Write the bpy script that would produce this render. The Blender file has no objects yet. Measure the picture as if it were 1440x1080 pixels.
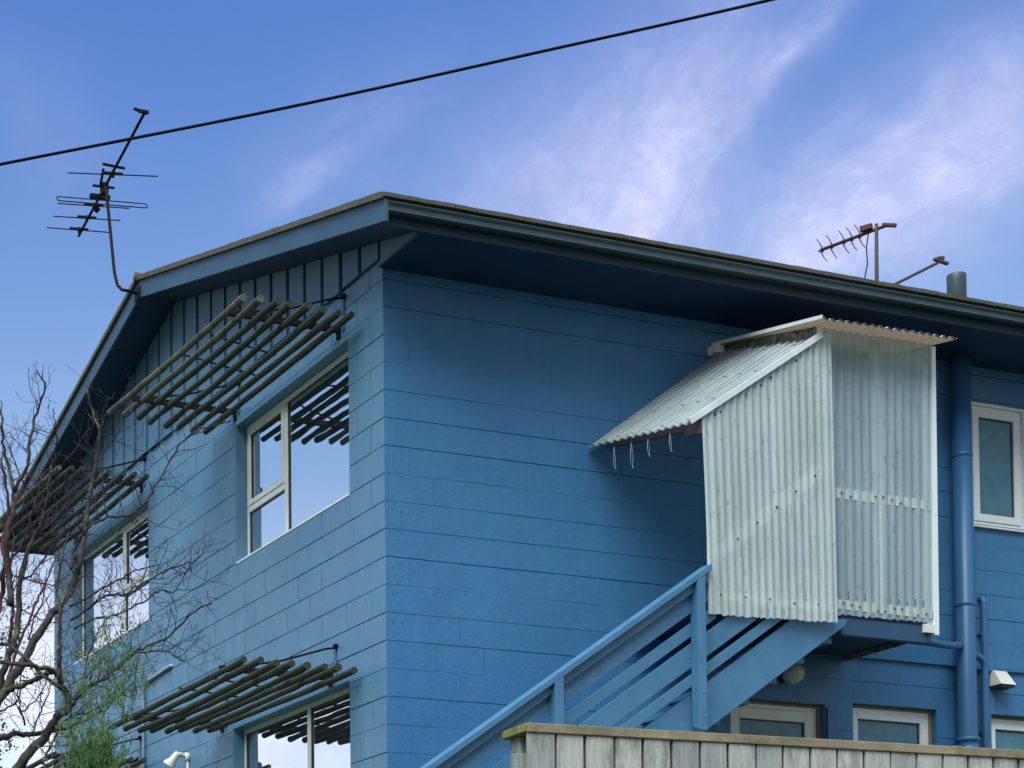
import bpy, bmesh, math, random
from mathutils import Vector, Matrix
S = bpy.context.scene
COL = S.collection
R = math.radians
rnd = random.Random(7)

# ------------------------------------------------------------------ mesh builder
class MB:
    def __init__(s):
        s.v = []; s.f = []; s.sm = []; s.val = None
    def add(s, vs, fs, smooth=False):
        n = len(s.v); s.v += [tuple(p) for p in vs]
        for f in fs: s.f.append(tuple(i + n for i in f)); s.sm.append(smooth)
    def box(s, x0, x1, y0, y1, z0, z1):
        x0, x1 = min(x0, x1), max(x0, x1); y0, y1 = min(y0, y1), max(y0, y1); z0, z1 = min(z0, z1), max(z0, z1)
        s.add([(x0,y0,z0),(x1,y0,z0),(x1,y1,z0),(x0,y1,z0),(x0,y0,z1),(x1,y0,z1),(x1,y1,z1),(x0,y1,z1)],
              [(3,2,1,0),(4,5,6,7),(0,1,5,4),(1,2,6,5),(2,3,7,6),(3,0,4,7)])
    def hexa(s, b, t):   # bottom quad, top quad (counter-clockwise from above)
        s.add(list(b) + list(t), [(3,2,1,0),(4,5,6,7),(0,1,5,4),(1,2,6,5),(2,3,7,6),(3,0,4,7)])
    def prism(s, poly, fn, a, b):   # 2D polygon swept from a to b, fn(u, v, w) -> point
        n = len(poly)
        s.add([fn(u, v, a) for u, v in poly] + [fn(u, v, b) for u, v in poly],
              [tuple(range(n))[::-1], tuple(range(n, 2 * n))] + [(i, (i+1) % n, (i+1) % n + n, i + n) for i in range(n)])
    def tube(s, pts, rads, n=8, cap=True, smooth=True):
        pts = [Vector(p) for p in pts]
        if not hasattr(rads, '__len__'): rads = [rads] * len(pts)
        vs = []; fs = []; prev = None
        for i, p in enumerate(pts):
            t = (pts[min(i+1, len(pts)-1)] - pts[max(i-1, 0)])
            if t.length < 1e-9: t = Vector((0,0,1))
            t.normalize()
            if prev is None:
                u = t.orthogonal().normalized()
            else:
                u = prev - t * prev.dot(t)
                u = u.normalized() if u.length > 1e-6 else t.orthogonal().normalized()
            prev = u; w = t.cross(u)
            for k in range(n):
                a = 2 * math.pi * k / n
                vs.append(p + (u * math.cos(a) + w * math.sin(a)) * rads[i])
        for i in range(len(pts) - 1):
            for k in range(n):
                fs.append((i*n+k, i*n+(k+1) % n, (i+1)*n+(k+1) % n, (i+1)*n+k))
        if cap:
            fs.append(tuple(range(n))[::-1]); fs.append(tuple((len(pts)-1)*n + k for k in range(n)))
        s.add(vs, fs, smooth)
    def bar(s, a, b, w, h, up=(0,0,1)):   # rectangular bar from a to b
        a = Vector(a); b = Vector(b); d = (b - a).normalized(); up = Vector(up)
        sd = d.cross(up).normalized() * (w / 2); u = sd.cross(d).normalized() * (h / 2)
        q = [a - sd - u, a + sd - u, a + sd + u, a - sd + u]; r = [b - sd - u, b + sd - u, b + sd + u, b - sd + u]
        s.add(q + r, [(0,1,2,3),(7,6,5,4),(0,4,5,1),(1,5,6,2),(2,6,7,3),(3,7,4,0)])
    def lathe(s, o, axis, prof, n=20):
        axis = Vector(axis).normalized(); o = Vector(o); u = axis.orthogonal().normalized(); w = axis.cross(u)
        vs = [o + axis * h + (u * math.cos(2*math.pi*k/n) + w * math.sin(2*math.pi*k/n)) * r for h, r in prof for k in range(n)]
        fs = [(i*n+k, i*n+(k+1) % n, (i+1)*n+(k+1) % n, (i+1)*n+k) for i in range(len(prof)-1) for k in range(n)]
        fs += [tuple(range(n))[::-1], tuple((len(prof)-1)*n + k for k in range(n))]
        s.add(vs, fs, True)
    def sheet(s, P, ns, nt, smooth=True, thick=None):   # grid surface P(i/ns, j/nt)
        vs = [P(i/ns, j/nt) for j in range(nt+1) for i in range(ns+1)]
        fs = [(j*(ns+1)+i, j*(ns+1)+i+1, (j+1)*(ns+1)+i+1, (j+1)*(ns+1)+i) for j in range(nt) for i in range(ns)]
        s.add(vs, fs, smooth)

def root_of(o):
    while o.parent: o = o.parent
    return o

def obj(name, mb, m, parent=None, base=None, bevel=0, kind=None):
    me = bpy.data.meshes.new(name)
    if parent is not None: base = root_of(parent).location
    if base is None:
        lo = [min(v[i] for v in mb.v) for i in range(3)]; hi = [max(v[i] for v in mb.v) for i in range(3)]
        base = ((lo[0]+hi[0])/2, (lo[1]+hi[1])/2, lo[2])
    base = Vector(base)
    me.from_pydata([tuple(Vector(v) - base) for v in mb.v], [], mb.f)
    me.polygons.foreach_set('use_smooth', mb.sm)
    me.materials.append(m); me.update()
    bm = bmesh.new(); bm.from_mesh(me); bmesh.ops.recalc_face_normals(bm, faces=bm.faces); bm.to_mesh(me); bm.free()
    o = bpy.data.objects.new(name, me); COL.objects.link(o)
    if parent is not None: o.parent = parent
    else: o.location = base
    if mb.val:
        va = me.attributes.new('valley', 'FLOAT', 'POINT'); va.data.foreach_set('value', mb.val + [0.] * (len(mb.v) - len(mb.val)))
    if bevel:
        b = o.modifiers.new('bevel', 'BEVEL'); b.width = bevel; b.segments = 2; b.limit_method = 'ANGLE'; b.angle_limit = R(40)
    if kind: o['kind'] = kind
    return o

def thing(name, label, cat, loc, group=None):
    o = bpy.data.objects.new(name, None); COL.objects.link(o); o.location = loc
    o.empty_display_size = .2
    return tag(o, label, cat, group)

def tag(o, label, cat, group=None):
    o['label'] = label; o['category'] = cat
    if group: o['group'] = group
    return o

# ------------------------------------------------------------------ materials
class NT:
    def __init__(s, nt): s.t = nt; s.L = nt.links
    def n(s, typ, **kw):
        x = s.t.nodes.new(typ)
        for k, v in kw.items():
            if k.startswith('i_'):
                key = k[2:]; key = int(key) if key.isdigit() else key.replace('_', ' ')
                if hasattr(v, 'is_linked') or isinstance(v, bpy.types.NodeSocket): s.L.new(v, x.inputs[key])
                else: x.inputs[key].default_value = v
            else: setattr(x, k, v)
        return x
    def m(s, op, a, b=0.0, c=0.0, clamp=False):
        x = s.t.nodes.new('ShaderNodeMath'); x.operation = op; x.use_clamp = clamp
        for i, v in enumerate((a, b, c)):
            if isinstance(v, bpy.types.NodeSocket): s.L.new(v, x.inputs[i])
            else: x.inputs[i].default_value = v
        return x.outputs[0]
    def noise(s, vec, scale, detail=4, rough=.55, dist=0):
        x = s.n('ShaderNodeTexNoise'); x.inputs['Scale'].default_value = scale; x.inputs['Detail'].default_value = detail
        x.inputs['Roughness'].default_value = rough; x.inputs['Distortion'].default_value = dist
        if vec is not None: s.L.new(vec, x.inputs['Vector'])
        return x.outputs['Fac']
    def ramp(s, fac, stops):
        x = s.n('ShaderNodeValToRGB'); e = x.color_ramp.elements
        while len(e) < len(stops): e.new(.5)
        for el, (p, c) in zip(e, stops):
            el.position = p; el.color = (c, c, c, 1) if not hasattr(c, '__len__') else (*c, 1)
        s.L.new(fac, x.inputs[0]); return x.outputs[0]
    def mix(s, fac, a, b, mode='MIX'):
        x = s.n('ShaderNodeMix'); x.data_type = 'RGBA'; x.blend_type = mode
        for key, v in ((0, fac), (6, a), (7, b)):
            if isinstance(v, bpy.types.NodeSocket): s.L.new(v, x.inputs[key])
            elif key == 0: x.inputs[0].default_value = v
            else: x.inputs[key].default_value = (*v, 1)
        return x.outputs[2]
    def map(s, vec, scale=(1,1,1), rot=(0,0,0), loc=(0,0,0)):
        x = s.n('ShaderNodeMapping'); s.L.new(vec, x.inputs[0])
        x.inputs['Scale'].default_value = scale; x.inputs['Rotation'].default_value = rot; x.inputs['Location'].default_value = loc
        return x.outputs[0]

def base_mat(name):
    m = bpy.data.materials.new(name); m.use_nodes = True
    nt = m.node_tree; t = NT(nt); b = nt.nodes['Principled BSDF']
    co = t.n('ShaderNodeTexCoord').outputs['Object']
    return m, t, b, co

def bump(t, b, h, strength=.3, dist=.01):
    x = t.n('ShaderNodeBump'); x.inputs['Strength'].default_value = strength; x.inputs['Distance'].default_value = dist
    t.L.new(h, x.inputs['Height']); t.L.new(x.outputs[0], b.inputs['Normal'])

def mat_mottle(name, c1, c2, scale=6, rough=.6, bs=.15, bscale=60, stretch=(1,1,1), spec=.5, metallic=0, bd=.004):
    m, t, b, co = base_mat(name)
    v = t.map(co, stretch)
    f = t.ramp(t.noise(v, scale, 6, .6), [(.32, 0.), (.68, 1.)])
    t.L.new(t.mix(f, c1, c2), b.inputs['Base Color'])
    b.inputs['Roughness'].default_value = rough; b.inputs['Specular IOR Level'].default_value = spec; b.inputs['Metallic'].default_value = metallic
    if bs: bump(t, b, t.noise(v, bscale, 4), bs, bd)
    return m

def mat_wall(name, ca, cb, cs, cd, rough):
    m, t, b, co = base_mat(name)
    big = t.ramp(t.noise(co, .8, 6, .62), [(.32, 0.), (.68, 1.)])
    col = t.mix(big, ca, cb)
    streak = t.ramp(t.noise(t.map(co, (5, 5, .3)), 2.4, 6, .7), [(.50, 0.), (.76, 1.)])
    col = t.mix(t.m('MULTIPLY', streak, .45), col, cs)
    drip = t.ramp(t.noise(t.map(co, (14, 14, .8)), 2.2, 4, .7), [(.62, 0.), (.74, 1.)])
    col = t.mix(t.m('MULTIPLY', drip, .30), col, cd)
    fine = t.ramp(t.noise(co, 16, 6, .75), [(.3, 0.), (.7, 1.)])
    col = t.mix(t.m('MULTIPLY', fine, .28), col, cd)
    t.L.new(col, b.inputs['Base Color'])
    rr = t.ramp(t.noise(co, 5, 5, .6), [(.3, rough - .06), (.7, rough + .16)])
    t.L.new(rr, b.inputs['Roughness']); b.inputs['Specular IOR Level'].default_value = .5
    h = t.m('ADD', t.m('MULTIPLY', t.noise(co, 110, 4, .65), .55), t.m('ADD', t.noise(co, 26, 4, .6), t.m('MULTIPLY', t.noise(co, 5, 3, .5), 1.6)))
    bump(t, b, h, .42, .008)
    return m

def mat_sheet(name, c1, c2, dirt, transp, transl, trc, mould=.5, grain=(7, 7, .22), valley=.0, vcol=(.1, .12, .12)):
    # weathered fibreglass roofing sheet: diffuse, a little light coming through, valleys darkened for grime and, on the awning, flank shade
    m, t, b, co = base_mat(name)
    nt = m.node_tree
    a = t.ramp(t.noise(t.map(co, grain), 3.2, 7, .68), [(.28, 0.), (.72, 1.)])
    col = t.mix(a, c1, c2)
    big = t.ramp(t.noise(t.map(co, (1, 1, .7)), 2.1, 4, .6), [(.35, 0.), (.68, 1.)])
    col = t.mix(t.m('MULTIPLY', big, .35), col, dirt)
    st = t.ramp(t.noise(t.map(co, (grain[0] * 2.2, grain[1] * 2.2, grain[2] * 1.6)), 2.5, 6, .75), [(.55, 0.), (.72, 1.)])
    col = t.mix(t.m('MULTIPLY', st, mould), col, dirt)
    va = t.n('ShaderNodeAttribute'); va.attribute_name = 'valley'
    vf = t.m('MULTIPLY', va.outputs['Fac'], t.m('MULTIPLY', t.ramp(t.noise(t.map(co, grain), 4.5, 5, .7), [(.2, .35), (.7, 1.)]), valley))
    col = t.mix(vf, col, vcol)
    sp = t.ramp(t.noise(t.map(co, (1, 1, .45)), 24, 5, .8), [(.57, 0.), (.70, 1.)])
    col = t.mix(t.m('MULTIPLY', sp, mould * .8), col, (.15, .17, .155))
    t.L.new(col, b.inputs['Base Color']); b.inputs['Roughness'].default_value = .62; b.inputs['Specular IOR Level'].default_value = .35
    bump(t, b, t.noise(co, 70, 4), .15, .003)
    tr = t.n('ShaderNodeBsdfTranslucent'); t.L.new(t.mix(.6, col, trc), tr.inputs[0])
    tp = t.n('ShaderNodeBsdfTransparent'); tp.inputs[0].default_value = (.8, .9, .88, 1)
    m1 = t.n('ShaderNodeMixShader'); m1.inputs[0].default_value = transl
    t.L.new(b.outputs[0], m1.inputs[1]); t.L.new(tr.outputs[0], m1.inputs[2])
    m2 = t.n('ShaderNodeMixShader'); m2.inputs[0].default_value = transp
    t.L.new(m1.outputs[0], m2.inputs[1]); t.L.new(tp.outputs[0], m2.inputs[2])
    t.L.new(m2.outputs[0], nt.nodes['Material Output'].inputs[0])
    return m

def mat_moss(name, wood1, wood2, moss, amount=.5, stretch=(1,1,1), scale=9, rough=.9):
    m, t, b, co = base_mat(name)
    g = t.ramp(t.noise(t.map(co, stretch), 14, 6, .65), [(.3, 0.), (.7, 1.)])
    col = t.mix(g, wood1, wood2)
    k = t.ramp(t.noise(co, scale, 6, .7), [(.5 - amount * .2, 0.), (.62, 1.)])
    col = t.mix(k, col, moss)
    t.L.new(col, b.inputs['Base Color']); b.inputs['Roughness'].default_value = rough; b.inputs['Specular IOR Level'].default_value = .2
    bump(t, b, t.noise(co, 80, 5, .7), .6, .008)
    return m

def mat_pale_wood():
    m, t, b, co = base_mat('weathered_paling')
    info = t.n('ShaderNodeAttribute'); info.attribute_name = 'tone'
    g = t.ramp(t.noise(t.map(co, (16, 16, .8)), 5, 7, .7), [(.25, 0.), (.75, 1.)])
    col = t.mix(g, (.32, .335, .30), (.57, .585, .53))
    ton = t.ramp(info.outputs['Fac'], [(0., (.62, .66, .68)), (.5, (.92, .92, .90)), (1., (1, .99, .94))])
    col = t.mix(1., col, ton, 'MULTIPLY')
    bl = t.ramp(t.noise(t.map(co, (3, 3, .8)), 3.2, 6, .75), [(.47, 0.), (.66, 1.)])
    col = t.mix(t.m('MULTIPLY', bl, .8), col, (.13, .14, .13))
    kn = t.ramp(t.noise(t.map(co, (1, 1, .6)), 15, 2, .5), [(.7, 0.), (.76, 1.)])
    col = t.mix(t.m('MULTIPLY', kn, .8), col, (.07, .06, .05))
    t.L.new(col, b.inputs['Base Color']); b.inputs['Roughness'].default_value = .85; b.inputs['Specular IOR Level'].default_value = .2
    bump(t, b, t.noise(t.map(co, (22, 22, 1)), 6, 6, .7), .35, .006)
    return m

def mat_glass(name, tint, refl, rough=.015, dark=(.01,.015,.018), wav=.010):
    # window pane: strong reflection of what is outside over a dim room
    m, t, b, co = base_mat(name)
    nt = m.node_tree
    b.inputs['Base Color'].default_value = (*dark, 1); b.inputs['Roughness'].default_value = .3
    g = t.n('ShaderNodeBsdfGlossy'); g.inputs['Color'].default_value = (*tint, 1); g.inputs['Roughness'].default_value = rough
    x = t.n('ShaderNodeBump'); x.inputs['Strength'].default_value = .2; x.inputs['Distance'].default_value = wav
    t.L.new(t.noise(co, 1.3, 2), x.inputs['Height']); t.L.new(x.outputs[0], g.inputs['Normal'])
    mx = t.n('ShaderNodeMixShader'); mx.inputs[0].default_value = refl
    t.L.new(b.outputs[0], mx.inputs[1]); t.L.new(g.outputs[0], mx.inputs[2]); t.L.new(mx.outputs[0], nt.nodes['Material Output'].inputs[0])
    return m

def mat_frosted():
    m, t, b, co = base_mat('obscure_glass')
    f = t.ramp(t.noise(t.map(co, (1, 1, 1)), 3.4, 5, .6, 1.6), [(.35, 0.), (.7, 1.)])
    t.L.new(t.mix(f, (.045, .17, .225), (.085, .235, .29)), b.inputs['Base Color'])
    b.inputs['Roughness'].default_value = .28; b.inputs['Specular IOR Level'].default_value = .5
    bump(t, b, t.noise(co, 160, 2), .15, .002)
    return m

def mat_bark(name, c1, c2, lich, amt):
    m, t, b, co = base_mat(name)
    col = t.mix(t.ramp(t.noise(co, 30, 6, .7), [(.3, 0.), (.7, 1.)]), c1, c2)
    k = t.ramp(t.noise(co, 7, 6, .7), [(.62 - amt, 0.), (.70 - amt * .6, 1.)])
    t.L.new(t.mix(k, col, lich), b.inputs['Base Color']); b.inputs['Roughness'].default_value = .9; b.inputs['Specular IOR Level'].default_value = .2
    bump(t, b, t.noise(t.map(co, (1, 1, .4)), 90, 5, .7), .6, .006)
    return m

def mat_leaf(name, c1, c2, scale=18):
    m, t, b, co = base_mat(name); nt = m.node_tree
    col = t.mix(t.ramp(t.noise(co, scale, 3), [(.35, 0.), (.65, 1.)]), c1, c2)
    t.L.new(col, b.inputs['Base Color']); b.inputs['Roughness'].default_value = .6; b.inputs['Specular IOR Level'].default_value = .3
    tr = t.n('ShaderNodeBsdfTranslucent'); t.L.new(col, tr.inputs[0])
    mx = t.n('ShaderNodeMixShader'); mx.inputs[0].default_value = .3
    t.L.new(b.outputs[0], mx.inputs[1]); t.L.new(tr.outputs[0], mx.inputs[2]); t.L.new(mx.outputs[0], nt.nodes['Material Output'].inputs[0])
    return m

WALL = mat_wall('blue_block_paint', (.034, .160, .325), (.047, .196, .372), (.068, .208, .345), (.020, .115, .26), .5)
WALL_LIT = mat_wall('lit_blue_block_paint', (.076, .198, .312), (.098, .232, .345), (.135, .265, .35), (.045, .145, .245), .42)  # paler lit copy of the wall paint: left wall's sheen put into colour
TRIM = mat_mottle('blue_trim_paint', (.022, .068, .112), (.032, .090, .142), 3, .5, .1, 60)
STAIRP = mat_mottle('blue_stair_paint', (.046, .160, .275), (.070, .205, .335), 5, .48, .3, 40)
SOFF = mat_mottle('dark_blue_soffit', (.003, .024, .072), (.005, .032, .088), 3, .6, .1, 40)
CLAD = mat_mottle('blue_board_paint', (.044, .130, .210), (.058, .158, .25), 2, .5, .15, 40, (1, 1, .3))
PIPE = mat_mottle('blue_pipe_paint', (.026, .115, .24), (.036, .142, .28), 3, .4, .08, 60)
ROOFM = mat_moss('mossy_iron_roof', (.075, .085, .08), (.11, .115, .105), (.08, .08, .045), .55, (1, 1, 1), 10)
GUT = mat_mottle('grey_green_gutter', (.028, .055, .066), (.042, .075, .084), 4, .4, .1, 40)
WHITE = mat_mottle('white_frame_paint', (.70, .75, .73), (.78, .82, .79), 3, .4, .05, 50)
ALU = mat_mottle('pale_aluminium', (.60, .66, .62), (.70, .75, .70), 3, .38, .05, 50, spec=.6)
CREAM = mat_mottle('cream_plastic', (.62, .63, .54), (.70, .70, .60), 3, .4, .04, 50)
DECKP = mat_mottle('shaded_deck_paint', (.013, .055, .12), (.02, .072, .15), 4, .5, .1, 50)  # shade under the sheet overhang put into the beam's colour
RUBBER = mat_mottle('dark_gasket', (.015, .02, .022), (.03, .035, .04), 5, .5, .1, 50)
TANW = mat_mottle('tan_timber', (.20, .15, .085), (.28, .21, .12), 8, .8, .2, 50)
GLASS = mat_glass('mirror_glass', (.93, .97, 1.), .9)
FROST = mat_frosted()
SLATL = mat_moss('lichened_pole', (.038, .040, .034), (.085, .086, .072), (.120, .130, .085), .45, (1, .3, 1), 9)
SLAT = mat_moss('mossy_pole', (.020, .026, .025), (.056, .063, .057), (.036, .052, .028), .6, (1, .2, 1), 8)
RUST = mat_mottle('rusty_iron', (.035, .03, .03), (.07, .05, .045), 12, .8, .3, 60)
DARKST = mat_mottle('dark_steel', (.007, .006, .010), (.018, .014, .016), 10, .75, .2, 60, spec=.15)
RUSTRED = mat_mottle('red_rust', (.075, .03, .022), (.045, .025, .024), 14, .8, .3, 60)
SHA = mat_sheet('pale_fibreglass', (.53, .66, .63), (.70, .805, .765), (.33, .39, .31), .19, .22, (.7, .78, .72), 1., (7, 7, .22), .22, (.26, .34, .33))
SHB = mat_sheet('grey_fibreglass', (.42, .60, .63), (.575, .735, .75), (.27, .32, .29), .35, .2, (.6, .7, .7), 1., (7, 7, .22), .2, (.24, .34, .40))
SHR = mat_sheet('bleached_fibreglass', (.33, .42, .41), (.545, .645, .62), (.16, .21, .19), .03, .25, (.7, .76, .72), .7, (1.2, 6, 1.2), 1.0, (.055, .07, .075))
SHT = mat_sheet('brown_fibreglass', (.25, .195, .14), (.36, .285, .21), (.15, .11, .07), .02, .32, (.5, .38, .27), .5, (6, .5, 6), .4, (.16, .12, .09))
STAIN = mat_mottle('mould_stain', (.16, .17, .18), (.10, .09, .11), 30, .8, .1, 60)
OLDCREAM = mat_mottle('aged_cream_timber', (.40, .47, .44), (.54, .58, .53), 14, .7, .2, 50)
FASC = mat_mottle('dark_teal_fascia', (.010, .036, .060), (.014, .046, .074), 3, .55, .1, 40)
COND = mat_mottle('weathered_conduit', (.19, .285, .345), (.26, .36, .42), 5, .5, .1, 50)
TRIMW = mat_mottle('pale_flashing', (.55, .62, .60), (.68, .74, .71), 7, .5, .15, 50)
FRAMEW = mat_mottle('white_stud', (.66, .67, .62), (.76, .76, .71), 5, .7, .1, 50)
PURP = mat_mottle('purple_brown_timber', (.11, .075, .09), (.16, .11, .12), 8, .7, .2, 50)
MOULD = mat_moss('mouldy_edge', (.22, .25, .22), (.33, .35, .30), (.05, .06, .05), .6, (1, 1, 1), 16)
PALE = mat_pale_wood()
CAPW = mat_moss('fence_cap_wood', (.235, .195, .13), (.34, .285, .195), (.17, .165, .10), .35, (.08, 1, 1), 4)
CAPM = mat_moss('mossy_cap_end', (.20, .21, .08), (.28, .27, .08), (.11, .15, .04), .7, (1, 1, 1), 20)
GLOBE = mat_mottle('dull_white_globe', (.42, .46, .45), (.52, .55, .53), 4, .35, .03, 40)
CABLE = mat_mottle('black_cable', (.004, .004, .006), (.008, .008, .009), 10, .8, .1, 50, spec=.1)
TWINE = mat_mottle('pale_wire', (.30, .36, .38), (.40, .46, .47), 10, .5, 0)
BARKG = mat_bark('lichen_bark', (.030, .027, .026), (.062, .057, .050), (.105, .125, .060), .10)
BARKT = mat_bark('twig_bark', (.022, .018, .022), (.058, .048, .052), (.10, .105, .07), .06)
BARKR = mat_bark('red_twig_bark', (.075, .022, .024), (.105, .04, .038), (.09, .075, .05), 0.)
LEAFG = mat_leaf('broom_green', (.052, .135, .05), (.135, .255, .09))
LEAFD = mat_leaf('dull_leaf', (.035, .06, .03), (.085, .11, .05))
LICH = mat_leaf('yellow_lichen', (.26, .24, .05), (.16, .19, .06), 30)
GRASS = mat_mottle('rough_grass', (.03, .05, .018), (.055, .075, .028), 2, .9, .5, 30)
ROAD = mat_mottle('grey_asphalt', (.045, .046, .048), (.062, .062, .064), 8, .9, .3, 120)
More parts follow.
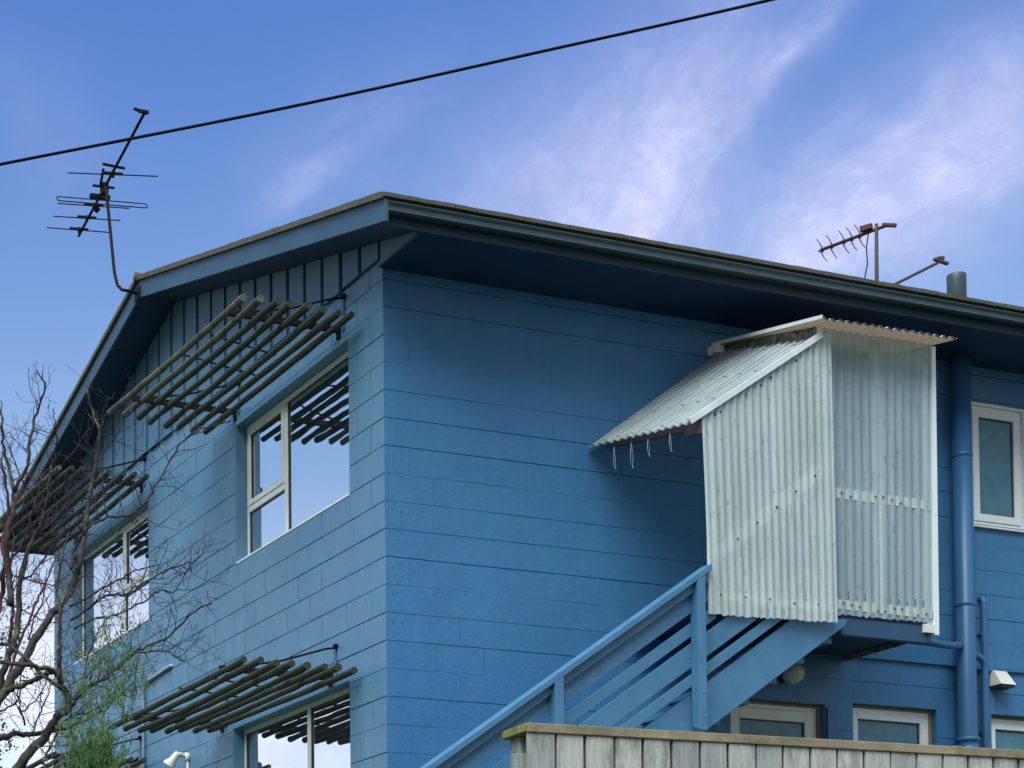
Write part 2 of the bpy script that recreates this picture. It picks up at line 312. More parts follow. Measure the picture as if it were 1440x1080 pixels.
GREY_LIMBS = [
    [(-3.749, -2.993, 3.014, 0.0314), (-3.689, -3.068, 3.163, 0.0293), (-3.605, -3.104, 3.26, 0.0274), (-3.559, -3.183, 3.354, 0.0253), (-3.527, -3.238, 3.377, 0.0233), (-3.52, -3.238, 3.422, 0.0215), (-3.536, -3.211, 3.478, 0.0196), (-3.572, -3.244, 3.535, 0.0177), (-3.622, -3.262, 3.559, 0.0157), (-3.747, -3.305, 3.561, 0.0137), (-3.873, -3.256, 3.579, 0.0118)],
    [(-3.599, -3.332, 3.512, 0.0153), (-3.6, -3.337, 3.603, 0.0136), (-3.601, -3.339, 3.688, 0.012), (-3.592, -3.327, 3.829, 0.0104), (-3.58, -3.25, 3.934, 0.0088), (-3.566, -3.263, 4.088, 0.0071), (-3.533, -3.274, 4.226, 0.0055)],
    [(-3.843, -2.799, 3.251, 0.0319), (-3.793, -2.855, 3.404, 0.0297), (-3.703, -2.85, 3.565, 0.0278), (-3.602, -2.828, 3.716, 0.026), (-3.49, -2.833, 3.908, 0.024), (-3.413, -2.82, 3.997, 0.022), (-3.346, -2.814, 4.106, 0.02), (-3.333, -2.875, 4.208, 0.0178), (-3.28, -2.814, 4.394, 0.0159), (-3.248, -2.792, 4.568, 0.0139), (-3.214, -2.797, 4.736, 0.0118), (-3.203, -2.809, 4.892, 0.0097), (-3.21, -2.747, 5.03, 0.0076), (-3.242, -2.748, 5.145, 0.0055)],
    [(-3.794, -2.698, 3.306, 0.0287), (-3.735, -2.712, 3.506, 0.0262), (-3.679, -2.751, 3.701, 0.0236), (-3.644, -2.771, 3.808, 0.021), (-3.6, -2.706, 4.008, 0.0186), (-3.601, -2.723, 4.131, 0.0161), (-3.542, -2.695, 4.308, 0.0136), (-3.486, -2.7, 4.422, 0.011), (-3.457, -2.729, 4.564, 0.0084), (-3.434, -2.731, 4.732, 0.0058)],
    [(-3.804, -2.855, 3.76, 0.0106), (-3.746, -2.987, 3.725, 0.0109), (-3.689, -3.127, 3.623, 0.0112), (-3.64, -3.22, 3.531, 0.0116), (-3.568, -3.285, 3.469, 0.0119)],
    [(-3.774, -2.693, 3.272, 0.0215), (-3.68, -2.752, 3.326, 0.0185), (-3.551, -2.76, 3.339, 0.0155), (-3.434, -2.863, 3.35, 0.0124), (-3.316, -2.905, 3.401, 0.0094), (-3.225, -2.97, 3.474, 0.0064)],
    [(-3.748, -2.947, 3.507, 0.0175), (-3.656, -3.003, 3.545, 0.0158), (-3.636, -3.185, 3.546, 0.0138), (-3.607, -3.262, 3.546, 0.012)],
    [(-3.688, -2.842, 3.968, 0.0196), (-3.687, -2.804, 4.158, 0.0179), (-3.709, -2.838, 4.291, 0.0162), (-3.678, -2.847, 4.435, 0.0145), (-3.66, -2.817, 4.554, 0.0128), (-3.614, -2.884, 4.665, 0.0111), (-3.592, -2.873, 4.816, 0.0094), (-3.552, -2.856, 4.952, 0.0077), (-3.541, -2.95, 5.049, 0.006), (-3.58, -2.943, 5.136, 0.0043)],
    [(-3.676, -2.866, 4.538, 0.0125), (-3.688, -2.834, 4.636, 0.0104), (-3.728, -2.866, 4.748, 0.0082), (-3.761, -2.925, 4.851, 0.006), (-3.763, -2.944, 4.951, 0.0039)],
    [(-3.446, -3.042, 3.935, 0.0084), (-3.321, -2.977, 4.004, 0.0076), (-3.241, -2.968, 4.063, 0.0067), (-3.09, -2.873, 4.151, 0.0059), (-3.003, -2.802, 4.21, 0.005), (-2.879, -2.759, 4.258, 0.0041)],
    [(-3.453, -3.084, 3.854, 0.0091), (-3.349, -3.055, 3.93, 0.0085), (-3.284, -3.134, 3.977, 0.0079), (-3.177, -3.099, 4.001, 0.0073), (-3.087, -3.016, 4.065, 0.0068), (-3.011, -3.019, 4.111, 0.0061), (-2.925, -3.045, 4.159, 0.0055), (-2.787, -2.996, 4.221, 0.0049), (-2.732, -3.005, 4.253, 0.0043), (-2.673, -2.961, 4.329, 0.0037)],
    [(-3.497, -3.204, 3.406, 0.0117), (-3.424, -3.206, 3.487, 0.0108), (-3.289, -3.193, 3.576, 0.0098), (-3.174, -3.234, 3.681, 0.0088), (-3.07, -3.209, 3.74, 0.0079), (-2.952, -3.154, 3.807, 0.007), (-2.864, -3.219, 3.907, 0.0059), (-2.812, -3.234, 3.944, 0.0049), (-2.753, -3.214, 3.968, 0.0039)],
    [(-3.306, -3.188, 3.551, 0.007), (-3.202, -3.209, 3.66, 0.0062), (-3.118, -3.33, 3.676, 0.0054), (-3.055, -3.403, 3.654, 0.0046), (-3.023, -3.477, 3.603, 0.0038), (-2.986, -3.442, 3.672, 0.0031)],
    [(-3.447, -3.118, 3.801, 0.0084), (-3.362, -3.121, 3.853, 0.0077), (-3.278, -3.116, 3.875, 0.0071), (-3.169, -3.107, 3.922, 0.0065), (-3.058, -3.086, 3.99, 0.0059), (-2.954, -3.02, 4.061, 0.0053), (-2.888, -3.048, 4.053, 0.0046), (-2.83, -3.031, 4.135, 0.0039), (-2.76, -2.959, 4.222, 0.0033)],
    [(-3.373, -2.858, 4.173, 0.0108), (-3.322, -2.78, 4.307, 0.0102), (-3.281, -2.871, 4.389, 0.0094), (-3.176, -2.849, 4.46, 0.0087), (-3.042, -2.853, 4.484, 0.008), (-2.97, -2.901, 4.566, 0.0073), (-2.857, -2.867, 4.736, 0.0066), (-2.795, -2.929, 4.865, 0.0059), (-2.711, -2.967, 4.925, 0.0051), (-2.628, -2.96, 4.956, 0.0044), (-2.55, -3.01, 4.979, 0.0037)],
    [(-3.347, -2.739, 4.095, 0.0109), (-3.306, -2.756, 4.205, 0.0095), (-3.252, -2.692, 4.366, 0.0082), (-3.231, -2.691, 4.517, 0.0068), (-3.171, -2.731, 4.594, 0.0054), (-3.095, -2.79, 4.629, 0.004)],
    [(-3.353, -2.673, 4.758, 0.0066), (-3.278, -2.76, 4.869, 0.006), (-3.219, -2.844, 4.96, 0.0054)],
    [(-3.509, -2.815, 4.371, 0.0072), (-3.384, -2.728, 4.491, 0.006), (-3.319, -2.762, 4.569, 0.0046), (-3.214, -2.743, 4.66, 0.0033)],
    [(-3.624, -2.794, 4.112, 0.0072), (-3.555, -2.78, 4.147, 0.0061), (-3.435, -2.706, 4.297, 0.0051), (-3.328, -2.733, 4.4, 0.004), (-3.218, -2.644, 4.483, 0.003)],
    [(-3.427, -2.708, 4.739, 0.0058), (-3.407, -2.741, 4.842, 0.005), (-3.426, -2.777, 4.92, 0.0041), (-3.459, -2.83, 4.991, 0.0032)],
    [(-3.671, -2.546, 4.15, 0.011), (-3.61, -2.561, 4.263, 0.0092), (-3.516, -2.531, 4.391, 0.0074), (-3.461, -2.557, 4.613, 0.0055), (-3.407, -2.581, 4.762, 0.0037)],
    [(-3.483, -3.206, 3.431, 0.0083), (-3.403, -3.127, 3.556, 0.0071), (-3.354, -3.055, 3.698, 0.0058), (-3.282, -3.024, 3.835, 0.0045), (-3.184, -2.967, 3.939, 0.0032)],
    [(-3.499, -3.179, 3.417, 0.0069), (-3.424, -3.125, 3.495, 0.0057), (-3.316, -3.094, 3.551, 0.0045), (-3.236, -3.101, 3.644, 0.0032)],
    [(-3.635, -3.18, 3.114, 0.0086), (-3.568, -3.143, 3.245, 0.0076), (-3.513, -3.198, 3.343, 0.0066), (-3.35, -3.102, 3.406, 0.0056), (-3.198, -3.1, 3.505, 0.0046), (-3.122, -3.099, 3.571, 0.0035)],
    [(-3.588, -2.872, 3.318, 0.0064), (-3.534, -2.859, 3.438, 0.0048), (-3.536, -2.997, 3.512, 0.0032)],
    [(-3.593, -2.773, 3.378, 0.0065), (-3.642, -2.844, 3.47, 0.0048), (-3.689, -2.948, 3.554, 0.0032)],
    [(-3.175, -2.846, 4.469, 0.0051), (-3.174, -2.802, 4.61, 0.0044), (-3.198, -2.805, 4.754, 0.0036)],
    [(-3.174, -2.689, 4.773, 0.0044), (-3.117, -2.695, 4.871, 0.0039), (-3.088, -2.784, 4.921, 0.0034), (-3.048, -2.823, 4.95, 0.0029)],
]
RED_LIMBS = [
    [(-3.512, -1.759, 3.918, 0.0198), (-3.477, -1.877, 4.094, 0.0179), (-3.417, -1.814, 4.272, 0.0164), (-3.426, -1.897, 4.41, 0.0146), (-3.414, -1.834, 4.587, 0.013), (-3.387, -1.854, 4.744, 0.0113), (-3.4, -1.845, 4.905, 0.0096), (-3.433, -1.871, 5.013, 0.0079)],
    [(-3.347, -1.721, 3.938, 0.016), (-3.354, -1.797, 4.122, 0.0134), (-3.334, -1.761, 4.292, 0.011), (-3.356, -1.795, 4.442, 0.0084), (-3.322, -1.754, 4.617, 0.006)],
    [(-3.452, -1.897, 3.697, 0.0117), (-3.342, -1.94, 4.012, 0.0102), (-3.256, -1.932, 4.218, 0.0087), (-3.216, -1.962, 4.314, 0.0071), (-3.167, -1.941, 4.423, 0.0055), (-3.115, -1.861, 4.508, 0.004)],
    [(-3.363, -1.88, 4.38, 0.0063), (-3.267, -1.841, 4.379, 0.0054), (-3.19, -1.861, 4.353, 0.0045), (-3.139, -1.893, 4.309, 0.0036)],
    [(-3.432, -1.863, 4.259, 0.0063), (-3.334, -1.855, 4.21, 0.0056), (-3.268, -1.904, 4.164, 0.0049), (-3.221, -1.975, 4.124, 0.0042), (-3.129, -1.924, 4.183, 0.0036)],
    [(-3.393, -1.847, 4.745, 0.0095), (-3.361, -1.904, 4.792, 0.0079), (-3.294, -1.85, 4.915, 0.0063), (-3.268, -1.848, 5.079, 0.0048)],
    [(-3.43, -1.831, 4.586, 0.0095), (-3.473, -1.839, 4.819, 0.0079), (-3.448, -1.827, 4.985, 0.0063), (-3.398, -1.787, 5.083, 0.0048)],
    [(-3.301, -1.873, 4.907, 0.0055), (-3.37, -1.908, 5.009, 0.0047), (-3.398, -1.865, 5.139, 0.004), (-3.411, -1.774, 5.246, 0.0032)],
    [(-3.274, -1.858, 4.035, 0.0063), (-3.247, -1.877, 4.152, 0.0053), (-3.195, -1.874, 4.257, 0.0042), (-3.15, -1.817, 4.456, 0.0032)],
    [(-3.451, -1.894, 3.619, 0.0078), (-3.371, -1.966, 3.67, 0.0065), (-3.319, -1.869, 3.83, 0.0053), (-3.324, -1.91, 3.941, 0.0039)],
    [(-3.356, -1.98, 3.609, 0.0062), (-3.256, -1.928, 3.685, 0.0052), (-3.205, -1.96, 3.781, 0.0042), (-3.164, -1.903, 3.874, 0.0032)],
]
# ------------------------------------------------------------------ sky, sun, camera
SUN_EL, SUN_AZ = R(54), R(232)        # azimuth clockwise from +Y (north): light from the street side, left
W = bpy.data.worlds.new("World"); S.world = W; W.use_nodes = True
wt = NT(W.node_tree); W.node_tree.nodes.clear()
sky = wt.n('ShaderNodeTexSky'); sky.sky_type = 'NISHITA'; sky.sun_disc = False
sky.sun_elevation = SUN_EL; sky.sun_rotation = SUN_AZ
sky.altitude = 0; sky.air_density = 1.0; sky.dust_density = .6; sky.ozone_density = 3.0
gen = wt.n('ShaderNodeTexCoord').outputs['Generated']
sep = wt.n('ShaderNodeSeparateXYZ'); wt.L.new(gen, sep.inputs[0]); dx, dy, dz = sep.outputs
el = wt.m('MAXIMUM', dz, 0.0)
tint = wt.ramp(el, [(0., (1.25, 1.2, 1.1)), (.2, (1.35, 1.25, 1.15)), (.33, (1.22, 1.2, 1.2)), (.45, (.78, .95, 1.27)), (.6, (.5, .76, 1.3))])
blue = wt.mix(1., sky.outputs[0], tint, 'MULTIPLY')
# cirrus streaks: u to the right, v up, around the heading AZ
AZ = .363; ca, sa = math.cos(AZ), math.sin(AZ)
fwd = wt.m('MAXIMUM', wt.m('ADD', wt.m('MULTIPLY', dx, sa), wt.m('MULTIPLY', dy, ca)), .02)
u = wt.m('DIVIDE', wt.m('SUBTRACT', wt.m('MULTIPLY', dx, ca), wt.m('MULTIPLY', dy, sa)), fwd)
v = wt.m('DIVIDE', dz, fwd)
warp = wt.n('ShaderNodeTexNoise'); warp.inputs['Scale'].default_value = 9; warp.inputs['Detail'].default_value = 4
wc = wt.n('ShaderNodeCombineXYZ'); wt.L.new(u, wc.inputs[0]); wt.L.new(v, wc.inputs[1]); wt.L.new(wc.outputs[0], warp.inputs['Vector'])
ws = wt.n('ShaderNodeSeparateColor'); wt.L.new(warp.outputs['Color'], ws.inputs[0])
uw = wt.m('ADD', u, wt.m('MULTIPLY', wt.m('SUBTRACT', ws.outputs[0], .5), .05))
vw = wt.m('ADD', v, wt.m('MULTIPLY', wt.m('SUBTRACT', ws.outputs[1], .5), .05))
pv = wt.n('ShaderNodeCombineXYZ'); wt.L.new(uw, pv.inputs[0]); wt.L.new(vw, pv.inputs[1])
PUFF = wt.ramp(wt.noise(pv.outputs[0], 42, 8, .72, .1), [(.34, .30), (.62, 1.25)])
def streak(px, py, ang, sl, sw, amp, fl=5., fw=26., seed=0., lo=.34, hi=.72, soft=.25):
    c, s_ = math.cos(R(ang)), math.sin(R(ang))
    u0 = (px - 168.06) / 2690; v0 = (1419 - py) / 2690 + .0358
    a = wt.m('ADD', wt.m('MULTIPLY', wt.m('SUBTRACT', uw, u0), c), wt.m('MULTIPLY', wt.m('SUBTRACT', vw, v0), s_))
    b = wt.m('SUBTRACT', wt.m('MULTIPLY', wt.m('SUBTRACT', vw, v0), c), wt.m('MULTIPLY', wt.m('SUBTRACT', uw, u0), s_))
    q = wt.m('ADD', wt.m('POWER', wt.m('ABSOLUTE', wt.m('DIVIDE', a, sl)), 2.), wt.m('POWER', wt.m('ABSOLUTE', wt.m('DIVIDE', b, sw)), 2.))
    g = wt.m('EXPONENT', wt.m('MULTIPLY', q, -1.))
    cv = wt.n('ShaderNodeCombineXYZ'); wt.L.new(wt.m('MULTIPLY', a, fl), cv.inputs[0]); wt.L.new(wt.m('MULTIPLY', b, fw), cv.inputs[1]); cv.inputs[2].default_value = seed
    n = wt.n('ShaderNodeTexNoise'); n.inputs['Scale'].default_value = 1.; n.inputs['Detail'].default_value = 7; n.inputs['Roughness'].default_value = .70; n.inputs['Distortion'].default_value = .35
    wt.L.new(cv.outputs[0], n.inputs['Vector'])
    f = wt.m('MULTIPLY', wt.ramp(n.outputs['Fac'], [(lo, 0.), (hi, 1.)]), PUFF)
    return wt.m('MULTIPLY', g, wt.m('MULTIPLY', wt.m('ADD', wt.m('MULTIPLY', f, 1. - soft), soft), amp))
parts = [
    streak(905, 290, 54, .074, .032, .86, 7, 28, 1.0, .38, .68, .34),
    streak(985, 130, 56, .085, .034, .50, 7, 26, 2.0, .38, .70, .38),
    streak(750, 280, 42, .075, .036, .42, 7, 24, 3.0, .38, .70, .40),
    streak(1135, 60, 52, .055, .010, .45, 8, 34, 4.0),
    streak(1140, 350, 32, .060, .028, .76, 11, 26, 5.0, .37, .68, .40),
    streak(1290, 250, 36, .095, .044, .74, 10, 24, 6.0, .38, .68, .36),
    streak(1430, 150, 42, .060, .040, .50, 8, 20, 7.0, .36, .70, .46),
    streak(430, 235, 38, .024, .009, .42, 14, 34, 8.0),
    streak(480, 185, 35, .060, .030, .20, 9, 30, 9.0, .38, .70, .35),
    streak(830, 120, 45, .10, .05, .16, 7, 20, 11.0, .36, .70, .5),
    streak(60, 160, 120, .050, .030, .10, 7, 26, 10.0, .3, .7, .5)]
msk = parts[0]
for p_ in parts[1:]: msk = wt.m('ADD', msk, p_)
ahead = wt.ramp(wt.m('ADD', wt.m('MULTIPLY', dx, sa), wt.m('MULTIPLY', dy, ca)), [(.10, 0.), (.5, 1.)])
msk = wt.m('MULTIPLY', msk, ahead)
# broken cloud over the rest of the sky, thinning out ahead
nb = wt.noise(wt.map(gen, (1, 1, 2.2)), 2.6, 7, .6, .3)
cov = wt.ramp(nb, [(.36, 0.), (.60, 1.)])
back = wt.ramp(wt.m('ADD', wt.m('MULTIPLY', dx, sa), wt.m('MULTIPLY', dy, ca)), [(.0, 1.), (.55, 0.)])
backm = wt.m('MULTIPLY', wt.m('ADD', wt.m('MULTIPLY', cov, .6), .3), back)
lowdim = wt.ramp(dz, [(.0, .04), (.34, .15), (.75, 1.15)])
# low bank of cloud to the north, near the horizon
lown = wt.ramp(wt.noise(wt.map(gen, (3, 3, 9)), 2.2, 6, .6), [(.36, .45), (.60, 1.)])
low = wt.m('MULTIPLY', wt.ramp(dz, [(.0, 1.), (.20, .9), (.25, .5), (.30, 0.)]), wt.m('MULTIPLY', lown, .72))
col = wt.mix(wt.m('MINIMUM', msk, 1.), blue, (4.9, 5.0, 7.1))
col = wt.mix(backm, col, (8.6, 10.9, 13.2))
dim = wt.m('ADD', wt.m('MULTIPLY', back, lowdim), wt.m('SUBTRACT', 1., back))
col = wt.mix(1., col, dim, 'MULTIPLY')
col = wt.mix(low, col, (8.0, 7.5, 8.4))
bg = wt.n('ShaderNodeBackground'); bg.inputs['Strength'].default_value = .078; wt.L.new(col, bg.inputs[0])
out = wt.n('ShaderNodeOutputWorld'); wt.L.new(bg.outputs[0], out.inputs[0])

sl = bpy.data.lights.new('sun', 'SUN'); sl.energy = 2.2; sl.angle = R(48); sl.color = (1., .98, .95)
so = bpy.data.objects.new('sun', sl); COL.objects.link(so)
dirv = Vector((math.sin(SUN_AZ) * math.cos(SUN_EL), math.cos(SUN_AZ) * math.cos(SUN_EL), math.sin(SUN_EL)))
so.rotation_euler = dirv.to_track_quat('Z', 'Y').to_euler(); so.location = dirv * 60 + Vector((0, 0, 20))

cd = bpy.data.cameras.new('camera'); co_ = bpy.data.objects.new('camera', cd); COL.objects.link(co_); S.camera = co_
cd.sensor_fit = 'HORIZONTAL'; cd.sensor_width = 36.0; cd.lens = 2689.6367 / 1440 * 36
cd.shift_x = (720 - 168.0616) / 1440; cd.shift_y = (1419.0129 - 540) / 1440
cd.clip_start = .1; cd.clip_end = 3000
rt = Vector((0.934890239147298, -0.35491412637481945, -0.0040253753497905675))
up = Vector((-0.008957422988762493, -0.034929476715509736, 0.9993496366286331))
fw = Vector((0.35482390748159626, 0.9342461637898115, 0.03583434279447923))
mw = Matrix((rt, up, -fw)).transposed().to_4x4(); mw.translation = Vector((-6.556671458685279, -11.90540520308883, 1.6))
co_.matrix_world = mw
S.view_settings.view_transform = 'Standard'; S.view_settings.look = 'None'; S.view_settings.gamma = 1; S.view_settings.exposure = 1.0

# ------------------------------------------------------------------ ground
def gz(x, y):   # street level in front, a bank rising to the house platform
    t = min(max((y + 9.0) / 5.0, 0), 1); t = t * t * (3 - 2 * t)
    h = 2.28 * t
    return h + .05 * math.sin(x * .7) * math.cos(y * .9) * t
def axis():
    a = [i * .75 for i in range(-28, 40)]
    b = [-21 - 2.0 ** k * 1.2 for k in range(1, 9)]; c = [29.25 + 2.0 ** k * 1.2 for k in range(1, 9)]
    return sorted(b) + a + c
ax = axis(); g = MB(); nx = len(ax)
g.add([(x, y, gz(x, y)) for y in ax for x in ax], [(j*nx+i, j*nx+i+1, (j+1)*nx+i+1, (j+1)*nx+i) for j in range(nx-1) for i in range(nx-1)], True)
obj('ground', g, GRASS, base=(0, 0, 0), kind='structure')
rd = MB(); rd.add([(-60, -16.5, .012), (60, -16.5, .012), (60, -10.2, .012), (-60, -10.2, .012)], [(0, 1, 2, 3)])
obj('road', rd, ROAD, base=(0, -13, 0), kind='structure')

# ------------------------------------------------------------------ the house
B0 = 5.4939
HX, HY = 12.0, 7.28
ZT = 7.366; GR = 2.2
house = thing('block_house', 'blue painted concrete block house of two storeys under a low mossy gable roof', 'house', (0, 0, GR))
OPR = [(5.375, 5.945, 6.06, 7.055), (4.135, 4.975, 3.45, 4.52), (2.96, 3.862, 3.45, 4.487), (5.542, 6.42, 3.45, 4.522), (1.0, 1.0, 1, 1)]
OPL = [(.538, 2.56, 5.885, 7.055), (.56, 2.655, 3.40, 4.516), (4.548, 6.672, 5.87, 7.005), (4.60, 6.672, 3.40, 4.51)]

def cut(rect, ops):
    out = [rect]
    for (a, b, c, d) in ops:
        nxt = []
        for (u0, u1, z0, z1) in out:
            if a >= u1 or b <= u0 or c >= z1 or d <= z0: nxt.append((u0, u1, z0, z1)); continue
            if a > u0: nxt.append((u0, a, z0, z1))
            if b < u1: nxt.append((b, u1, z0, z1))
            m0, m1 = max(a, u0), min(b, u1)
            if c > z0: nxt.append((m0, m1, z0, c))
            if d < z1: nxt.append((m0, m1, d, z1))
        out = nxt
    return [r for r in out if r[1]-r[0] > .004 and r[3]-r[2] > .004]

def block_wall(fn, u0, u1, z0, z1, ops, core_u0, seed):
    rr = random.Random(seed); mb = MB(); gnext = .006; lw = seed == 2
    n0 = math.floor((z0 - B0) / .2); n1 = math.ceil((z1 - B0) / .2)
    for n in range(n0, n1):
        za, zb = max(z0, B0 + .2*n), min(z1, B0 + .2*(n+1))
        if zb - za < .01: continue
        ga = rr.choice((.003, .006, .010, .011) if lw else (.0008, .0015, .003, .005, .009)); gprev = gnext; gnext = ga
        off = .2 if (n % 2 == 0) == (seed == 1) else 0.
        us = [u0]; x = off if off > u0 + .02 else off + .4
        while x < u1 - .02: us.append(x); x += .4
        us.append(u1)
        for i in range(len(us)-1):
            d0 = rr.uniform(-.0012, .0012); tlt = rr.uniform(-.00025, .00025)
            gl = rr.choice((.0015, .004, .008, .011) if lw else (.0002, .0004, .0006, .0012, .003)); gb = [min(.0115, max(.0008, gprev * rr.uniform(.6, 1.3))), min(.0115, max(.0008, gnext * rr.uniform(.6, 1.3)))]
            for (a, b, c, d) in cut((us[i], us[i+1], za, zb), ops):
                hb = (.0040 if lw else .0032) * rr.uniform(.8, 1.2); hv = .0052 if lw else .0022
                fs = [fn(a+hv, c+hb, d0-tlt), fn(b-hv, c+hb, d0+tlt), fn(b-hv, d-hb, d0+tlt), fn(a+hv, d-hb, d0-tlt)]
                g0, g1 = gb; k = .72; gc0, gc1 = -max(g0, gl), -max(g1, gl)
                va_ = [fn(a+hv, c+hb*k, -g0), fn(b-hv, c+hb*k, -g0), fn(b-hv, c, -g0), fn(a+hv, c, -g0)]      # bed joint below: steep side, then floor
                vb_ = [fn(a+hv, d-hb*k, -g1), fn(b-hv, d-hb*k, -g1), fn(b-hv, d, -g1), fn(a+hv, d, -g1)]
                vc_ = [fn(a+hv*k, c+hb, -gl), fn(a+hv*k, d-hb, -gl), fn(a, d-hb, -gl), fn(a, c+hb, -gl)]
                vd_ = [fn(b-hv*k, c+hb, -gl), fn(b-hv*k, d-hb, -gl), fn(b, d-hb, -gl), fn(b, c+hb, -gl)]
                mb.add(fs + va_ + vb_ + vc_ + vd_, [(0,1,2,3), (4,5,1,0), (7,6,5,4), (3,2,9,8), (8,9,10,11), (0,3,13,12), (12,13,14,15), (2,1,16,17), (17,16,19,18)])
                for (x0_, x1_, z0_, z1_, g_) in ((a, a+hv, c, c+hb, gc0), (b-hv, b, c, c+hb, gc0), (a, a+hv, d-hb, d, gc1), (b-hv, b, d-hb, d, gc1)):
                    mb.add([fn(x0_, z0_, g_), fn(x1_, z0_, g_), fn(x1_, z1_, g_), fn(x0_, z1_, g_)], [(0,1,2,3)])
    for (a, b, c, d) in cut((core_u0, u1, z0, z1), [(o[0]-.011, o[1]+.011, o[2]-.011, o[3]+.011) for o in ops if o[1]-o[0] > .1]):
        p = [fn(a, c, -.013), fn(b, c, -.013), fn(b, d, -.013), fn(a, d, -.013)]
        q = [fn(a, c, -.19), fn(b, c, -.19), fn(b, d, -.19), fn(a, d, -.19)]
        mb.add(p + q, [(0,1,2,3), (7,6,5,4), (0,4,5,1), (1,5,6,2), (2,6,7,3), (3,7,4,0)])
    for (a, b, c, d) in ops:   # plastered reveals of each opening
        if b - a < .1: continue
        for q in ((a-.012, a, c, d), (b, b+.012, c, d), (a-.012, b+.012, d, d+.012), (a-.012, b+.012, c-.012, c)):
            p0 = [fn(q[0], q[2], -.0125+.012), fn(q[1], q[2], -.0005), fn(q[1], q[3], -.0005), fn(q[0], q[3], -.0005)]
            p1 = [fn(q[0], q[2], -.17), fn(q[1], q[2], -.17), fn(q[1], q[3], -.17), fn(q[0], q[3], -.17)]
            mb.add(p0 + p1, [(0,1,2,3), (7,6,5,4), (0,4,5,1), (1,5,6,2), (2,6,7,3), (3,7,4,0)])
    return mb
fR = lambda u_, z, d: (u_, -d, z)          # d outwards
fL = lambda u_, z, d: (-d, u_, z)
wr = block_wall(fR, 0, HX, GR, ZT, OPR, .19, 1)
qd = random.Random(17)
for n_ in (1, -1, -3, -2, 4):   # paint runs below the joints near the corner
    for x_ in ((.055, .125) if n_ != 4 else (1.9, 2.6)):
        z_ = B0 + .2 * n_ - .006; l_ = qd.uniform(.03, .085)
        wr.tube([(x_, -.0005, z_), (x_ + .001, -.001, z_ - l_ * .6), (x_ + .0005, -.0012, z_ - l_)], [.0018, .0014, .0024], 5)
obj('wall', wr, WALL, house)
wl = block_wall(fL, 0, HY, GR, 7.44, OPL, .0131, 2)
obj('wall', wl, WALL_LIT, house)
wb = MB(); wb.box(.19, HX, HY-.19, HY-.002, GR, ZT); wb.box(HX-.19, HX-.002, .19, HY-.19, GR, ZT)
obj('wall', wb, WALL, house)
fl = MB(); fl.box(.2, HX-.2, .2, HY-.2, 4.72, 4.9); fl.box(.2, HX-.2, .2, HY-.2, 2.21, 2.35); fl.box(2.9, 3.0, .2, HY-.2, 4.92, 7.3); fl.box(2.9, 3.0, .2, HY-.2, 2.4, 4.7)
obj('floor_slab', fl, SOFF, house)

# gable cladding: wide boards with recessed gaps
SL = .2718; RY = 3.79
zu = lambda y: 7.366 + SL * (y + .64) if y <= RY else 8.570 - SL * (y - RY)
cl = MB(); cl.prism([(-.60, zu(-.60)-.001), (-.60, ZT+.004), (-.016, ZT+.004), (-.016, 7.452), (HY, 7.452), (HY, zu(HY)), (RY, zu(RY))], lambda a, b, w: (w, a, b), -.003, .10)
y = -.55; k = 0
edges = [(-.60, -.02)]
y = .02
while y < HY: edges.append((y, min(y + .245, HY))); y += .30
rr = random.Random(3)
for (a, b) in edges:
    zb_ = ZT + .002 if b < 0 else 7.437 + rr.uniform(-.006, .01)
    ta, tb = zu(a) + .012, zu(b) + .012
    pts = [(a, zb_), (b, zb_), (b, tb), (a, ta)]
    if a < RY < b: pts = [(a, zb_), (b, zb_), (b, tb), (RY, zu(RY) + .012), (a, ta)]
    cl.prism(pts, lambda p, q, w: (w, p, q), -.030 + rr.uniform(-.002, .002), -.0035)
obj('gable_cladding', cl, CLAD, house)

# roof: iron sheet, soffits, barge boards, fascia, gutter
EY1 = 7.88
zt = lambda y: zu(y) + .155
rf = MB()
for (ya, yb) in ((-.72, RY), (RY, EY1 + .08)):
    n = 70
    for xa, xb in ((-.405, HX + .4),):
        rf.hexa([(xa, ya, zt(ya)), (xb, ya, zt(ya)), (xb, yb, zt(yb)), (xa, yb, zt(yb))],
                [(xa, ya, zt(ya) + .035), (xb, ya, zt(ya) + .035), (xb, yb, zt(yb) + .035), (xa, yb, zt(yb) + .035)])
for ya, yb in ((-.725, RY), (RY, EY1 + .085)):   # barge flashing, a little wavy with moss
    n = 60; top = []; 
    for i in range(n+1):
        yy = ya + (yb - ya) * i / n; w_ = rr.uniform(-.0015, .002)
        top.append((yy, zt(yy) + .040 + w_))
    for i in range(n):
        (y0, z0), (y1, z1) = top[i], top[i+1]
        rf.hexa([(-.412, y0, zt(y0) - .002), (-.33, y0, zt(y0) - .002), (-.33, y1, zt(y1) - .002), (-.412, y1, zt(y1) - .002)],
                [(-.412, y0, z0), (-.33, y0, z0), (-.33, y1, z1), (-.412, y1, z1)])
rf.tube([(-.42, RY, zt(RY) + .030), (HX + .4, RY, zt(RY) + .030)], .042, 8)
for i in range(140):   # lapped front edge of the sheet above the gutter
    xx = -.40 + i * .0915
    rf.box(xx + .002, xx + .0895, -.750 + rr.uniform(-.002, .002), -.69, zt(-.72) + .004 + rr.uniform(-.001, .001), zt(-.72) + .031 + rr.uniform(-.001, .0025))
roof = obj('roof', rf, ROOFM, house)
bb = MB()
for ya, yb in ((-.735, RY), (RY, EY1 + .02)):
    bb.hexa([(-.385, ya, zu(ya)), (-.36, ya, zu(ya)), (-.36, yb, zu(yb)), (-.385, yb, zu(yb))],
            [(-.385, ya, zu(ya) + .150), (-.36, ya, zu(ya) + .150), (-.36, yb, zu(yb) + .150), (-.385, yb, zu(yb) + .150)])
obj('barge_board', bb, TRIM, roof)
